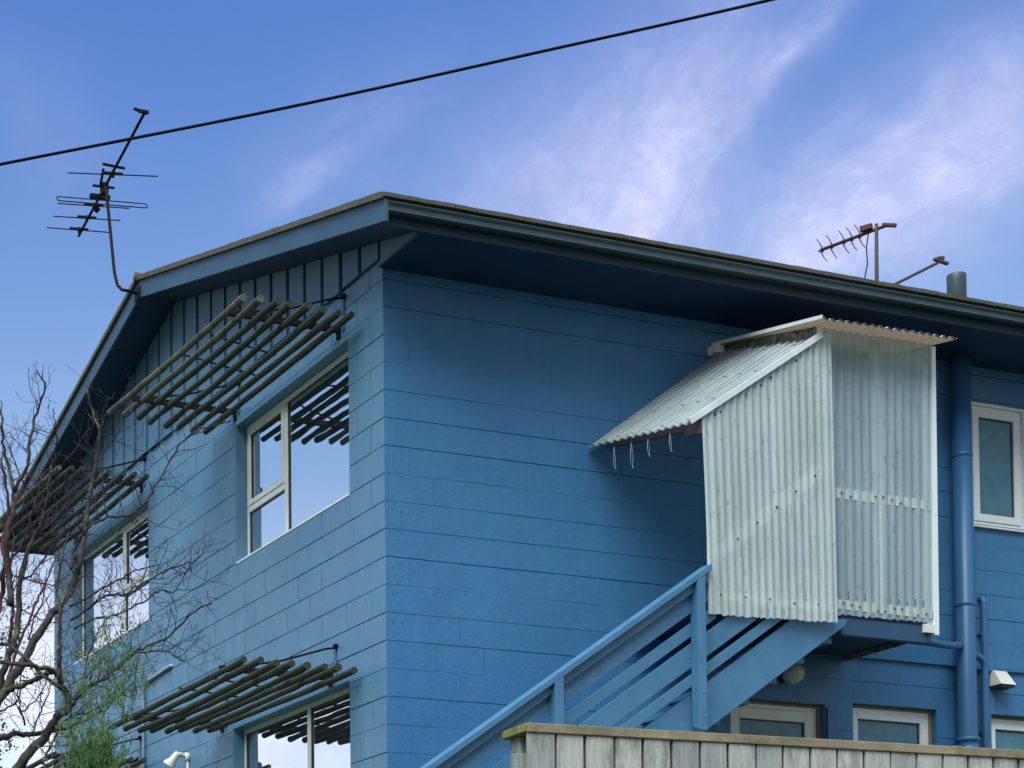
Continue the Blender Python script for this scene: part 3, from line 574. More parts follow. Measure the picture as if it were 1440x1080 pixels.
sf = MB()
for ya, yb in ((-.62, RY), (RY, EY1)):
    sf.hexa([(-.359, ya, zu(ya) + .012), (-.036, ya, zu(ya) + .012), (-.036, yb, zu(yb) + .012), (-.359, yb, zu(yb) + .012)],
            [(-.359, ya, zu(ya) + .03), (-.036, ya, zu(ya) + .03), (-.036, yb, zu(yb) + .03), (-.359, yb, zu(yb) + .03)])
sf.box(-.036, HX, -.618, .0, ZT + .0005, ZT + .02); sf.box(-.30, HX, HY, EY1 - .02, ZT + .0005, ZT + .02)
obj('soffit', sf, SOFF, roof)
fb = MB(); fb.box(-.358, HX + .3, EY1 - .02, EY1, 7.352, 7.60); obj('fascia', fb, SOFF, roof)
fa = MB(); fa.box(-.358, HX + .3, -.645, -.62, 7.352, 7.50)
fa.box(-.357, HX + .3, -.653, -.6455, 7.350, 7.372)
obj('fascia', fa, FASC, roof)
gt = MB()
prof = [(-.646, 7.485), (-.646, 7.425), (-.70, 7.412), (-.728, 7.414), (-.735, 7.421), (-.731, 7.429), (-.722, 7.434), (-.724, 7.455), (-.738, 7.475), (-.738, 7.484), (-.730, 7.488), (-.722, 7.48)]
gt.prism(prof, lambda a, b, w: (w, a, b), -.356, HX + .35)
for i in range(12): gt.prism([(a - .0012, b - .0012) for a, b in prof[1:9]] + [(-.70, 7.47)], lambda a, b, w: (w, a, b), .35 + i * .95, .372 + i * .95)
obj('gutter', gt, GUT, roof)

# ------------------------------------------------------------------ windows
def ring(mb, fn, a, b, c, d, w, d0, d1, wb=None, wt_=None, wl_=None, wr_=None):
    wb = w if wb is None else wb; wt_ = w if wt_ is None else wt_; wl_ = w if wl_ is None else wl_; wr_ = w if wr_ is None else wr_
    for q in ((a, a+wl_, c, d), (b-wr_, b, c, d), (a+wl_, b-wr_, c, c+wb), (a+wl_, b-wr_, d-wt_, d)):
        slab(mb, fn, *q, d0, d1)
def slab(mb, fn, a, b, c, d, d0, d1):
    p = [fn(a, c, d0), fn(b, c, d0), fn(b, d, d0), fn(a, d, d0)]; q = [fn(a, c, d1), fn(b, c, d1), fn(b, d, d1), fn(a, d, d1)]
    mb.add(p + q, [(0,1,2,3), (7,6,5,4), (0,4,5,1), (1,5,6,2), (2,6,7,3), (3,7,4,0)])
def pane(fn, a, b, c, d, dep, m, parent):
    mb = MB(); slab(mb, fn, a, b, c, d, dep, dep - .006); o = obj('pane', mb, m, parent); return o

# left wall windows (u is the distance back from the corner, depth is negative inwards)
def left_window(a, b, c, d, mull, sash_side, trz, sill=True):
    D = -.10
    fm = MB(); ring(fm, fL, a+.002, b-.002, c+.002, d-.002, .042, D-.045, D)
    slab(fm, fL, mull-.028, mull+.028, c+.044, d-.044, D-.045, D+.002)
    win = obj('window', fm, ALU, house, bevel=.004)
    if sill:
        sm = MB(); sm.hexa([(-.004, a+.002, c+.003), (.095, a+.002, c+.006), (.095, b-.002, c+.006), (-.004, b-.002, c+.003)],
                           [(-.004, a+.002, c+.016), (.095, a+.002, c+.026), (.095, b-.002, c+.026), (-.004, b-.002, c+.016)])
        obj('sill', sm, WHITE, win)
    fixed = (a+.044, mull-.028) if sash_side > 0 else (mull+.028, b-.044)
    sash = (mull+.028, b-.044) if sash_side > 0 else (a+.044, mull-.028)
    gk = MB(); ring(gk, fL, fixed[0], fixed[1], c+.044, d-.044, .010, D-.03, D-.006)
    obj('gasket', gk, RUBBER, win)
    pane(fL, fixed[0]+.009, fixed[1]-.009, c+.053, d-.053, D-.016, GLASS, win)
    if trz:
        sm = MB(); ring(sm, fL, sash[0]+.001, sash[1]-.001, trz+.028, d-.046, .044, D-.04, D+.010)
        s_ = obj('sash', sm, ALU, win, bevel=.004)
        gk = MB(); ring(gk, fL, sash[0]+.045, sash[1]-.045, trz+.072, d-.09, .008, D-.03, D-.001); obj('gasket', gk, RUBBER, win)
        pane(fL, sash[0]+.05, sash[1]-.05, trz+.077, d-.095, D-.012, GLASS, win)
        tm = MB(); slab(tm, fL, sash[0]+.001, sash[1]-.001, trz-.026, trz+.024, D-.04, D+.004); obj('transom', tm, ALU, win, bevel=.004)
        gk = MB(); ring(gk, fL, sash[0], sash[1], c+.044, trz-.026, .010, D-.03, D-.006); obj('gasket', gk, RUBBER, win)
        pane(fL, sash[0]+.009, sash[1]-.009, c+.053, trz-.035, D-.016, GLASS, win)
    else:
        gk = MB(); ring(gk, fL, sash[0], sash[1], c+.044, d-.044, .010, D-.03, D-.006); obj('gasket', gk, RUBBER, win)
        pane(fL, sash[0]+.009, sash[1]-.009, c+.053, d-.053, D-.016, GLASS, win)
    return win
W1 = left_window(*OPL[0], 1.805, 1, 6.345)
W2 = left_window(*OPL[1], 1.435, 1, None)
W3 = left_window(*OPL[2], 5.445, -1, 6.335)
W4 = left_window(*OPL[3], 5.6, 1, None)

def right_window(a, b, c, d, dep, m1=WHITE, fw_=.045, sash=True, pm=FROST, wide=None, tan=False):
    fm = MB(); ring(fm, fR, a+.003, b-.003, c+.003, d-.003, fw_, dep-.05, dep)
    win = obj('window', fm, m1, house, bevel=.005)
    if tan:
        tm = MB(); slab(tm, fR, b-.026, b-.0035, c+.01, d-.004, dep+.001, dep+.022); slab(tm, fR, a+.01, b-.027, d-.020, d-.0035, dep+.001, dep+.015)
        obj('stop_bead', tm, TANW, win)
    i0, i1, i2, i3 = a+fw_+.003, b-fw_-.003, c+fw_+.003, d-fw_-.003
    if sash:
        w = wide or .05
        sm = MB(); ring(sm, fR, i0+.001, i1-.001, i2+.001, i3-.001, w, dep-.04, dep+.010)
        ring(sm, fR, i0+w*.72, i1-w*.72, i2+w*.72, i3-w*.72, w*.30, dep-.03, dep+.003)
        obj('sash', sm, m1, win, bevel=.004)
        i0 += w; i1 -= w; i2 += w; i3 -= w
    gk = MB(); ring(gk, fR, i0+.001, i1-.001, i2+.001, i3-.001, .009, dep-.03, dep-.006); obj('gasket', gk, RUBBER, win)
    pane(fR, i0+.008, i1-.008, i2+.008, i3-.008, dep-.014, pm, win)
    return win
w_ = right_window(OPR[0][0], OPR[0][1], OPR[0][2], OPR[0][3], -.012, fw_=.034, wide=.062)
sm = MB(); sm.hexa([(5.362, -.028, 6.038), (5.958, -.028, 6.038), (5.958, .01, 6.040), (5.362, .01, 6.040)], [(5.362, -.028, 6.052), (5.958, -.028, 6.052), (5.958, .01, 6.064), (5.362, .01, 6.064)])
obj('sill', sm, WHITE, w_)
tm = MB(); ring(tm, fR, 5.366, 5.954, 6.066, 7.064, .020, -.01, .012, wb=.004); obj('architrave', tm, WHITE, w_)
right_window(*OPR[1], -.075, fw_=.018, wide=.085, tan=True)
right_window(*OPR[2], -.075, m1=ALU, fw_=.05, wide=.085, tan=True)
right_window(*OPR[3], -.075, fw_=.018, wide=.085, tan=True)
pl = MB(); pl.box(3.872, 3.968, -.022, -.003, 2.25, 4.462); obj('cover_board', pl, PIPE, house, bevel=.003)

# fixings on the right-hand wall
dp = MB(); dp.tube([(5.185, -.105, 7.36), (5.185, -.105, 4.23), (5.185, -.105, 2.2)], .076, 20)
soil = obj('soil_pipe', dp, PIPE, base=(5.185, -.105, 2.2)); tag(soil, 'thick blue painted soil pipe running down the wall between shed and white window', 'pipe')
cb = MB(); cb.lathe((5.185, -.105, 4.16), (0, 0, 1), [(0, .078), (.004, .092), (.028, .094), (.034, .083), (.092, .083), (.098, .094), (.120, .094), (.128, .078)], 24)
obj('pipe_collar', cb, PIPE, soil)
cb = MB(); cb.tube([(5.03, -.10, 4.20), (5.075, -.10, 4.205), (5.115, -.10, 4.215)], .016, 8); obj('bracket', cb, PIPE, soil)
for z_ in (5.34, 6.55):
    cb = MB(); cb.lathe((5.185, -.105, z_), (0, 0, 1), [(0, .0765), (.003, .0805), (.032, .0805), (.035, .0765)], 24); obj('pipe_collar', cb, PIPE, soil)
sp = MB(); sp.tube([(5.442, -.045, 2.2), (5.442, -.045, 5.41), (5.442, -.042, 5.43), (5.442, -.03, 5.445), (5.442, -.004, 5.45)], .026, 12)
for z in (4.35, 5.15): sp.box(5.405, 5.478, -.05, -.003, z, z + .018)
tag(obj('waste_pipe', sp, PIPE, base=(5.442, -.045, 2.2)), 'slim straight blue waste pipe with bent top right of the thick soil pipe', 'pipe')
bp = MB(); pts = [(5.25, -.10, 4.965), (5.285, -.10, 4.96)]
for i in range(7):
    a_ = R(90 - i * 15); pts.append((5.31 + .085 * math.cos(a_), -.09, 4.87 + .085 * math.sin(a_)))
pts += [(5.396, -.085, 4.6), (5.396, -.08, 2.2)]
bp.tube(pts, .027, 12)
tag(obj('waste_pipe', bp, PIPE, base=(5.396, -.08, 2.2)), 'slim blue waste pipe curving out of the thick soil pipe', 'pipe')
gp = MB(); gp.tube([(4.30, -.45, 4.93), (4.55, -.42, 4.935), (4.75, -.36, 4.945), (5.12, -.12, 5.02)], .03, 10)
tag(obj('drain_pipe', gp, PIPE, base=(4.7, -.4, 4.9)), 'short sloping blue drain pipe from shed floor to soil pipe', 'pipe')
cab = MB(); cab.tube([(3.6, -.014, 4.862), (4.0, -.014, 4.878), (4.4, -.015, 4.884), (5.1, -.014, 4.884), (5.3, -.012, 4.872), (5.52, -.014, 4.872), (6.2, -.014, 4.886), (11.9, -.014, 4.88)], .011, 6)
tag(obj('wall_cable', cab, PIPE, base=(5, -.014, 4.86)), 'blue painted cable clipped along the block wall below the shed', 'cable')
vh = thing('vent_hood', 'cream plastic vent hood low on the wall right of the pipes', 'vent', (5.60, 0, 4.72))
vm = MB(); vm.hexa([(5.522, -.135, 4.742), (5.680, -.135, 4.742), (5.680, -.003, 4.742), (5.522, -.003, 4.742)], [(5.535, -.045, 4.868), (5.667, -.045, 4.868), (5.667, -.003, 4.868), (5.535, -.003, 4.868)])
obj('hood', vm, CREAM, vh, bevel=.004)
vm = MB(); vm.box(5.530, 5.672, -.12, -.003, 4.722, 4.7405); obj('louvre', vm, RUBBER, vh)
gl = thing('globe_light', 'round dull white globe lamp on the wall under the stair', 'wall lamp', (3.46, -.12, 4.68))
gm = MB(); gm.lathe((3.46, -.12, 4.68), (0, 0, 1), [(-.0835 * math.cos(math.pi * i / 14), max(.0005, .0835 * math.sin(math.pi * i / 14))) for i in range(15)], 24); obj('lamp_globe', gm, GLOBE, gl)
gm = MB(); gm.lathe((3.46, -.001, 4.68), (0, -1, 0), [(0, .05), (.03, .05), (.042, .04)], 18); obj('lamp_base', gm, RUBBER, gl)
# left wall: conduit and twin floodlight
cn = MB(); cn.tube([(-.02, 4.64, 2.2), (-.02, 4.64, 5.24), (-.02, 4.63, 5.27), (-.02, 4.60, 5.285), (-.02, 4.3, 5.30), (-.02, 3.98, 5.318), (.02, 3.96, 5.32)], .0165, 10)
for z in (4.4, 5.0): cn.box(-.006, -.035, 4.61, 4.67, z, z + .016)
tag(obj('conduit', cn, COND, base=(-.02, 4.64, 2.2)), 'grey plastic conduit climbing the left wall and bending right', 'pipe')
fd = thing('floodlight', 'cream floodlight with cone shade fixed to the left wall under the lower sunshade', 'floodlight', (-.02, 3.61, 4.30))
m_ = MB(); m_.tube([(-.004, 3.61, 4.435), (-.05, 3.605, 4.442), (-.10, 3.585, 4.445), (-.135, 3.565, 4.43)], .022, 12); m_.lathe((-.002, 3.61, 4.43), (-1, 0, 0), [(0, .042), (.03, .042), (.04, .03)], 16)
m_.tube([(-.016, 3.60, 4.40), (-.016, 3.60, 3.6)], .012, 8)
obj('lamp_arm', m_, CREAM, fd)
ax_ = Vector((-.06, .055, -.10)); m_ = MB(); m_.lathe((-.135, 3.555, 4.44), ax_, [(-.02, .022), (0, .030), (.06, .036), (.11, .062), (.122, .064), (.118, .05)], 18)
obj('lamp_shade', m_, CREAM, fd)

# ------------------------------------------------------------------ sunshades over the left windows
def slat(parent, x, y0, y1, z0, z1, r, seed, m=SLAT):
    q = random.Random(seed); n = 14; mb = MB(); pts = []; rad = []
    ph = q.uniform(0, 6)
    for i in range(n + 1):
        t = i / n
        pts.append((x + q.uniform(-.003, .003) + .006 * math.sin(ph + 5 * t), y0 + (y1 - y0) * t, z0 + (z1 - z0) * t + q.uniform(-.003, .003) - .008 * math.sin(math.pi * t)))
        rad.append(r * q.uniform(.9, 1.1))
    for k in (0, 1, n - 1, n):
        if q.random() < .4: rad[k] *= 1.15
    mb.tube(pts, rad, 8, True, False)
    return obj('slat', mb, m, parent)
def sunshade(label, y0, y1, z, nx_, x0, dx_, sag, arms, seed, tie=None):
    root = thing('sunshade', label, 'sunshade', (-.5, (y0+y1)/2, z), 'slatted pole sunshades above the left wall windows')
    q = random.Random(seed)
    for i in range(nx_):
        x = x0 - dx_ * i + q.uniform(-.01, .01)
        slat(root, x, y0 + q.uniform(-.02, .02), y1 + q.uniform(-.03, .03), z + q.uniform(-.008, .008), z + sag * i / nx_ + q.uniform(-.01, .012), .0250, seed * 50 + i, SLATL if (seed == 1 and i > 5) or (seed == 3 and i > 6) else SLAT)
    for a in arms:
        am = MB(); am.bar((-.004, a, z + .046), (x0 - dx_ * nx_ + .16, a - .01, z + .05), .035, .040); am.box(-.003, -.012, a-.03, a+.03, z-.02, z+.09)
        obj('bracket_arm', am, DARKST, root)
    ym = (y0 + y1) / 2
    rm = MB(); rm.tube([(x0 - .1, ym + .1, z + .035), (x0 - dx_ * (nx_ - 1), ym - .12, z + .035)], .007, 6); rm.tube([(x0 - .15, ym - .35, z + .032), (x0 - dx_ * nx_ + .2, ym - .55, z + .032)], .007, 6)
    obj('tie_bar', rm, DARKST, root)
    for a in arms:
        rm = MB(); rm.tube([(-.015, a - .10, z + .25), (-.09, a - .09, z + .24), (-.45, a - .04, z + .13), (-.80, a + .01, z + .075)], .0085, 6)
        rm.lathe((-.003, a - .10, z + .265), (-1, 0, 0), [(0, .018), (.02, .018), (.03, .012)], 10)
        obj('tie_rod', rm, DARKST, root)
        sm_ = MB(); sm_.box(-.003, -.012, a - .022 - .07, a + .008 - .07, z + .01, z + .27); obj('wall_strap', sm_, PIPE, root)
    return root
sunshade('slatted pole sunshade with lichen over the largest upper window nearest the corner', .258, 2.954, 7.125, 8, -.10, .123, .07, (.68, 2.56), 1)
sunshade('dark mossy pole sunshade over the lower window nearest the corner', .316, 2.986, 4.545, 8, -.092, .1235, -.03, (.85, 2.86), 2)
sunshade('mossy pole sunshade over the far upper window behind bare branches', 4.299, 6.95, 7.14, 8, -.10, .123, .05, (4.70, 6.55), 3)
sunshade('pole sunshade at the lower left edge beside the green shrub', 4.438, 6.95, 4.535, 8, -.092, .1235, -.02, (4.85, 6.6), 4)
# ------------------------------------------------------------------ outside stair
stair = thing('stair', 'blue painted timber stair with plank balustrade climbing to the corrugated shed', 'stair', (0, -.6, 2.28))
KS = .68; zl = lambda z15, x: z15 + KS * (x - 1.5)
def plank(name, ztop, zbot, x0, x1, y0, y1, m=STAIRP, endz=None):
    mb = MB(); mb.hexa([(x0, y0, zl(zbot, x0)), (x1, y0, zl(zbot, x1)), (x1, y1, zl(zbot, x1)), (x0, y1, zl(zbot, x0))],
                       [(x0, y0, zl(ztop, x0)), (x1, y0, zl(ztop, x1)), (x1, y1, zl(ztop, x1)), (x0, y1, zl(ztop, x0))])
    if name == 'balustrade_plank':
        zc = (ztop + zbot) / 2 - (.03 if ztop > 4.7 else 0)
        for xp in (1.836, .679):
            for dx in (-.06, .06): mb.lathe((xp + dx, y0 + .002, zl(zc, xp + dx)), (0, -1, 0), [(0, .007), (.0045, .006)], 6)
    return obj(name, mb, m, stair, bevel=.004)
XB = -.86
plank('handrail', 4.845, 4.795, XB, 1.93, -1.125, -1.002)
plank('rail_board', 4.794, 4.725, XB, 1.93, -1.085, -1.055)
for zt_, zb_ in ((4.762, 4.586), (4.517, 4.424), (4.375, 4.208), (4.160, 4.076)):
    x1 = 2.02 if zt_ > 4.4 else (2.36 if zt_ > 4.3 else 2.62)
    plank('balustrade_plank', zt_, zb_, XB + .02, x1, -1.045, -1.020)
def stringer(y0, y1):
    mb = MB(); xs = 3.18
    poly = [(-.62, 2.24), (-.40, 2.24 + .02), (3.11, zl(3.69, 3.11)), (3.185, zl(3.69, 3.185) - .01), (3.185, 4.868), (zl(0, 0) * 0 + 2.76, 4.868), (-.92, zl(4.03, -.92)), (-.92, 2.24)]
    poly = [(-.63, 2.24), (3.17, zl(3.69, 3.17)), (3.185, 4.868), (2.755, 4.868), (-.90, zl(4.03, -.90)), (-.90, 2.24)]
    mb.prism(poly, lambda a, b, w: (a, w, b), y0, y1)
    return obj('stringer', mb, STAIRP, stair, bevel=.004)
stringer(-1.018, -.972); stringer(-.10, -.055)
for x, zb_ in ((1.836, 3.972), (.679, 3.19), (-.80, 2.24)):
    mb = MB(); zt_ = zl(4.793, x - .033)
    mb.hexa([(x-.033, -1.128, zb_), (x+.033, -1.128, zb_), (x+.033, -1.0465, zb_ + .035), (x-.033, -1.0465, zb_ + .035)],
            [(x-.033, -1.128, zt_), (x+.033, -1.128, zt_ + .044), (x+.033, -1.0465, zt_ + .044), (x-.033, -1.0465, zt_)])
    for q in (zb_ + .09, zb_ + .26): mb.lathe((x + .006, -1.1275, q), (0, -1, 0), [(0, .009), (.005, .008)], 8)
    obj('post', mb, STAIRP, stair, bevel=.005)
ntr = 15
for i in range(ntr):
    x = -.62 + (3.05 + .62) * i / ntr; z = 2.42 + (4.86 - 2.42) * i / ntr
    mb = MB(); mb.box(x, x + .275, -.970, -.102, z, z + .038); obj('tread', mb, STAIRP, stair)

# ------------------------------------------------------------------ corrugated porch shed
shed = thing('porch_shed', 'tall pale corrugated fibreglass porch shed perched at the top of the stair', 'shed', (3.0, -.5, 4.8))
def corr(P, ncor, nt, amp, nrm, per=8, seed=1, crest=False):
    # P(s,t): base surface; corrugated across s
    q = random.Random(seed); nrm = Vector(nrm); mb = MB(); ns = ncor * per
    wob = [q.uniform(-.003, .003) for _ in range(ncor + 2)]
    def f(s_, t_):
        c = math.sin(2 * math.pi * s_ * ncor); k = int(s_ * ncor)
        return Vector(P(s_, t_)) + nrm * (amp * c + wob[k] * math.sin(2.5 * t_ + k))
    mb.sheet(f, ns, nt)
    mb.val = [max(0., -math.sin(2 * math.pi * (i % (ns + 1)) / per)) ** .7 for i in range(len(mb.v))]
    if crest: mb.val = [(1 - (.5 + .5 * math.sin(2 * math.pi * (i % (ns + 1)) / per))) ** .75 for i in range(len(mb.v))]  # flank shade painted in with the grime: only the crests stay clean
    return mb
def bil(BL, BR, TR, TL):
    BL, BR, TR, TL = map(Vector, (BL, BR, TR, TL))
    return lambda s_, t_: (BL * (1 - s_) + BR * s_) * (1 - t_) + (TL * (1 - s_) + TR * s_) * t_
YA = -1.078; YB = -.962
qa = random.Random(5)
def edge(P, amp):   # ragged lower edge
    tab = [qa.uniform(-.006, .006) for _ in range(60)]
    def g_(s_, t_):
        p = P(s_, t_)
        if t_ == 0: p = p + Vector((0, 0, tab[int(s_ * 59)] * amp))
        return p
    return g_
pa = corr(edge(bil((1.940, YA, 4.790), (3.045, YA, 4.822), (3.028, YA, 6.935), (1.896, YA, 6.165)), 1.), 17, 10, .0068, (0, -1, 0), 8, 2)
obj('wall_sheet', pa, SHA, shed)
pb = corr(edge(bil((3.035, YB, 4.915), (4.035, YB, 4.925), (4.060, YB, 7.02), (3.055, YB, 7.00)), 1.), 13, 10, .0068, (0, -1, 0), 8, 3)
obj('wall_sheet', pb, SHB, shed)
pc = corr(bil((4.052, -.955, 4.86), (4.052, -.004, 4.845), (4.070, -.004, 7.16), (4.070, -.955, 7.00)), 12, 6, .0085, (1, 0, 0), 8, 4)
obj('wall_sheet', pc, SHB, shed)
# awning over the stair
aw = bil((1.800, -1.09, 6.115), (1.692, -.03, 6.262), (2.890, -.03, 7.135), (2.935, -1.09, 6.86))
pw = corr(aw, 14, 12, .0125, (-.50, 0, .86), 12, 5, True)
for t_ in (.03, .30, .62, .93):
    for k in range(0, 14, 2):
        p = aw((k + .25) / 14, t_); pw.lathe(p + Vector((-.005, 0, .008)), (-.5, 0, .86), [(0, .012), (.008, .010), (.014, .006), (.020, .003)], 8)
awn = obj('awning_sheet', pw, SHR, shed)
mb = MB(); mb.bar((1.785, -1.096, 6.118), (2.935, -1.098, 6.884), .010, .040); mb.bar((1.785, -1.078, 6.140), (2.935, -1.080, 6.905), .045, .006)
obj('edge_flashing', mb, TRIMW, awn)
# purlins and rafters under the awning
mb = MB()
for t_, f0, f1 in ((.075, .02, .16), (.16, .02, .98), (.50, .02, .98), (.90, .02, .98)):
    a, b = aw(f0, t_), aw(f1, t_); mb.bar(a + Vector((.03, 0, -.07)), b + Vector((.03, 0, -.07)), .045, .09)
obj('purlin', mb, PURP, shed)
# upper side strip and top roof
ps = corr(bil((2.925, -1.055, 6.875), (2.905, -.01, 7.13), (2.905, -.01, 7.20), (2.925, -1.055, 6.955)), 14, 3, .006, (-1, 0, 0), 8, 6)
obj('wall_sheet', ps, MOULD, shed)
tr_ = bil((2.84, -1.20, 6.948), (4.075, -1.20, 6.968), (4.12, -.01, 7.20), (2.84, -.01, 7.185))
pt = corr(tr_, 17, 8, .0085, (0, 0, 1), 8, 7)
tops = obj('roof_sheet', pt, SHT, shed)
mb = MB(); mb.bar((2.835, -1.215, 6.952), (2.835, -.01, 7.19), .012, .026); obj('edge_flashing', mb, TRIMW, tops)
mb = corr(lambda s_, t_: tr_(s_, 0) + Vector((0, -.004 + .016 * t_, .004)), 17, 1, .0085, (0, 0, 1), 8, 7)  # white strip painting the highlights along the scalloped front edge
obj('edge_highlight', mb, WHITE, tops)
mb = MB(); mb.box(2.80, 2.88, -.10, -.004, 7.10, 7.165); obj('ledger_end', mb, FRAMEW, shed)
# timber frame behind the sheets
mb = MB()
mb.box(1.950, 2.005, -1.055, -1.0455, 4.80, 6.17); mb.box(3.075, 3.125, -.945, -.90, 4.93, 6.98); mb.box(3.535, 3.585, -.950, -.905, 4.93, 6.98); mb.box(3.985, 4.035, -.950, -.905, 4.86, 6.98)
mb.box(3.126, 3.534, -.950, -.905, 5.76, 5.85); mb.box(3.586, 3.984, -.950, -.905, 5.75, 5.84); mb.box(3.126, 3.534, -.950, -.905, 4.955, 5.03); mb.box(3.586, 3.984, -.950, -.905, 4.955, 5.03)
mb.box(2.01, 3.03, -1.066, -1.025, 4.90, 4.96)
mb.bar((2.02, -1.045, 5.22), (3.02, -1.045, 5.98), .035, .09)
mb.box(2.52, 2.56, -1.064, -1.03, 5.62, 6.55)
obj('stud_frame', mb, FRAMEW, shed)
mb = MB(); mb.box(2.985, 3.05, -.99, -.965, 4.93, 6.93); obj('corner_batten', mb, OLDCREAM, shed)
mb = MB()
mb.hexa([(4.030, -.978, 4.835), (4.068, -.978, 4.835), (4.068, -.950, 4.835), (4.030, -.950, 4.835)], [(4.050, -.978, 6.99), (4.085, -.978, 6.99), (4.085, -.950, 6.99), (4.050, -.950, 6.99)])
obj('corner_trim', mb, WHITE, shed)
mb = MB(); mb.box(3.935, 4.028, -.974, -.951, 4.848, 4.91); obj('corner_block', mb, CREAM, shed)
for (a, b, c, d) in ((3.06, 4.02, 5.765, 5.838), (3.06, 4.02, 4.957, 5.025), (3.541, 3.571, 5.025, 5.765)):   # cream battens showing in the valleys of the sheet
    mb = MB(); mb.box(a, b, YB + .0012, YB + .02, c, d); obj('cover_batten', mb, OLDCREAM, shed)
# screws along the battens
q = random.Random(9)
def screw(p, r):
    mb = MB(); mb.lathe(p, (0, -1, 0), [(0, r), (.004, r - .001)], 7); obj('sheet_screw', mb, RUBBER, shed)
for k in range(1, 13):
    for z in (4.985, 5.80): 
        if q.random() < .5: screw((3.045 + k * .0765 + q.uniform(-.008, .008), YB - .008, z + q.uniform(-.022, .022)), .008)
for k in range(5):
    screw((2.03 + k * .21, YA - .008, 4.935 + q.uniform(-.01, .01)), .008)
    screw((2.18 + k * .17, YA - .008, 5.34 + k * .129), .009)
for k in range(4): screw((2.05 + k * .22, YA - .008, 6.22 + k * .15), .009)
# rust and mould runs along the bottom of the right sheet
for k in range(13):
    s0 = 3.045 + (k + .75) * .0768
    for z, h in ((4.955, q.uniform(.02, .05)), (5.04, q.uniform(.02, .06))):
        if q.random() < .8: mb = MB(); mb.add([(s0 - .007, YB + .004, z), (s0 + .006, YB + .004, z), (s0 + .007, YB + .004, z + h), (s0 - .005, YB + .004, z + h)], [(0, 1, 2, 3)]); obj('mould_mark', mb, STAIN, shed)
# deck
mb = MB(); mb.box(1.99, 4.046, -.935, -.006, 4.872, 4.952); obj('deck', mb, SOFF, shed)
mb = MB(); mb.box(3.19, 3.985, -.948, -.90, 4.775, 4.90); mb.box(3.988, 4.02, -.95, -.88, 4.79, 4.872); obj('deck_beam', mb, DECKP, shed, bevel=.004)
mb = MB(); mb.hexa([(2.98, -1.0, 4.74), (3.07, -1.0, 4.79), (3.07, -.96, 4.79), (2.98, -.96, 4.74)], [(2.98, -1.0, 4.868), (3.10, -1.0, 4.868), (3.10, -.96, 4.868), (2.98, -.96, 4.868)])
obj('joist_end', mb, SOFF, shed)
mb = MB(); mb.box(4.034, 4.044, -.90, -.02, 4.832, 4.871); obj('bottom_plate', mb, MOULD, shed)

# loops of wire hanging from the awning eave
for (x, y, z, h, w, lab) in ((1.748, -.27, 6.20, .145, .022, 'thin wire loop under the awning eave, nearest the wall'), (1.768, -.45, 6.175, .165, .030, 'longest wire loop under the awning eave'),
                             (1.787, -.62, 6.15, .105, .024, 'small twisted wire loop under the awning, right of the longest'), (1.81, -.84, 6.12, .105, .024, 'wire loop under the awning closest to the shed panel')):
    mb = MB(); pts = []
    for i in range(13):
        a = i / 12; pts.append((x + w * .85 * math.sin(math.pi * 2 * a) * (1 - .3 * a), y + w * math.sin(math.pi * 2 * a) * .5, z - h * math.sin(math.pi * a)))
    mb.tube(pts, .0019, 5); mb.tube([(x, y, z - h), (x + .012, y, z - h - .018), (x + .006, y - .01, z - h - .03)], .0024, 5)
    tag(obj('wire_loop', mb, TWINE, base=(x, y, z)), lab, 'wire', 'wire loops hanging under the awning')

# ------------------------------------------------------------------ roof fixtures
an = thing('television_antenna', 'large dark television antenna on a bent mast at the gable peak', 'antenna', (-.385, RY, 8.62))
mb = MB(); mb.tube([(-.386, 3.78, 8.60), (-.50, 3.72, 8.585), (-.56, 3.75, 8.60), (-.585, 3.80, 8.66), (-.59, 3.86, 8.80), (-.592, 3.95, 9.2), (-.594, 4.03, 9.55), (-.594, 4.06, 9.70)], .0145, 8); mb.box(-.386, -.400, 3.74, 3.86, 8.55, 8.66)
obj('mast', mb, DARKST, an)
bo = lambda t: Vector((-.478, 5.12, 9.672)).lerp(Vector((-.734, 2.754, 9.688)), t)
mb = MB(); mb.tube([bo(0), bo(.5), bo(1)], .0135, 8)
e = bo(1); mb.bar(e + Vector((-.10, -.02, .012)), e + Vector((.02, 0, .0)), .018, .020); mb.bar(e + Vector((-.055, -.02, .0)), e + Vector((.035, 0, .012)), .022, .026)
obj('boom', mb, DARKST, an)
def ele(a, b, c, r=.0055):
    m2 = MB(); m2.tube([a, c, b], r, 6); return obj('element', m2, DARKST, an)
for (a, b, t) in (((-1.034, 3.85, 9.623), (-.202, 3.77, 9.694), .535), ((-.921, 4.45, 9.627), (-.245, 4.37, 9.654), .285), ((-.859, 4.755, 9.648), (-.221, 4.675, 9.674), .155), ((-.829, 5.03, 9.661), (-.211, 4.95, 9.676), .045)):
    c = (Vector(a) + Vector(b)) / 2; ele(a, b, c)
    q_ = MB(); q_.bar(c + Vector((-.09, .01, .008)), c + Vector((.09, -.01, .014)), .022, .018); q_.lathe(c, (0, 0, 1), [(-.025, .014), (.025, .015)], 8); obj('clamp', q_, DARKST, an)
pts = []; A0 = Vector((-.952, 4.30, 9.600)); A1 = Vector((-.155, 4.22, 9.628)); hz = Vector((0, .02, .028))
for i in range(9): a = R(90 + 180 * i / 8); pts.append(A0 + hz * math.sin(a) + (A1 - A0).normalized() * .028 * math.cos(a))
for i in range(9): a = R(-90 + 180 * i / 8); pts.append(A1 + hz * math.sin(a) + (A1 - A0).normalized() * .028 * math.cos(a))
pts.append(pts[0]); mb = MB(); mb.tube(pts, .0055, 6); obj('folded_dipole', mb, DARKST, an)
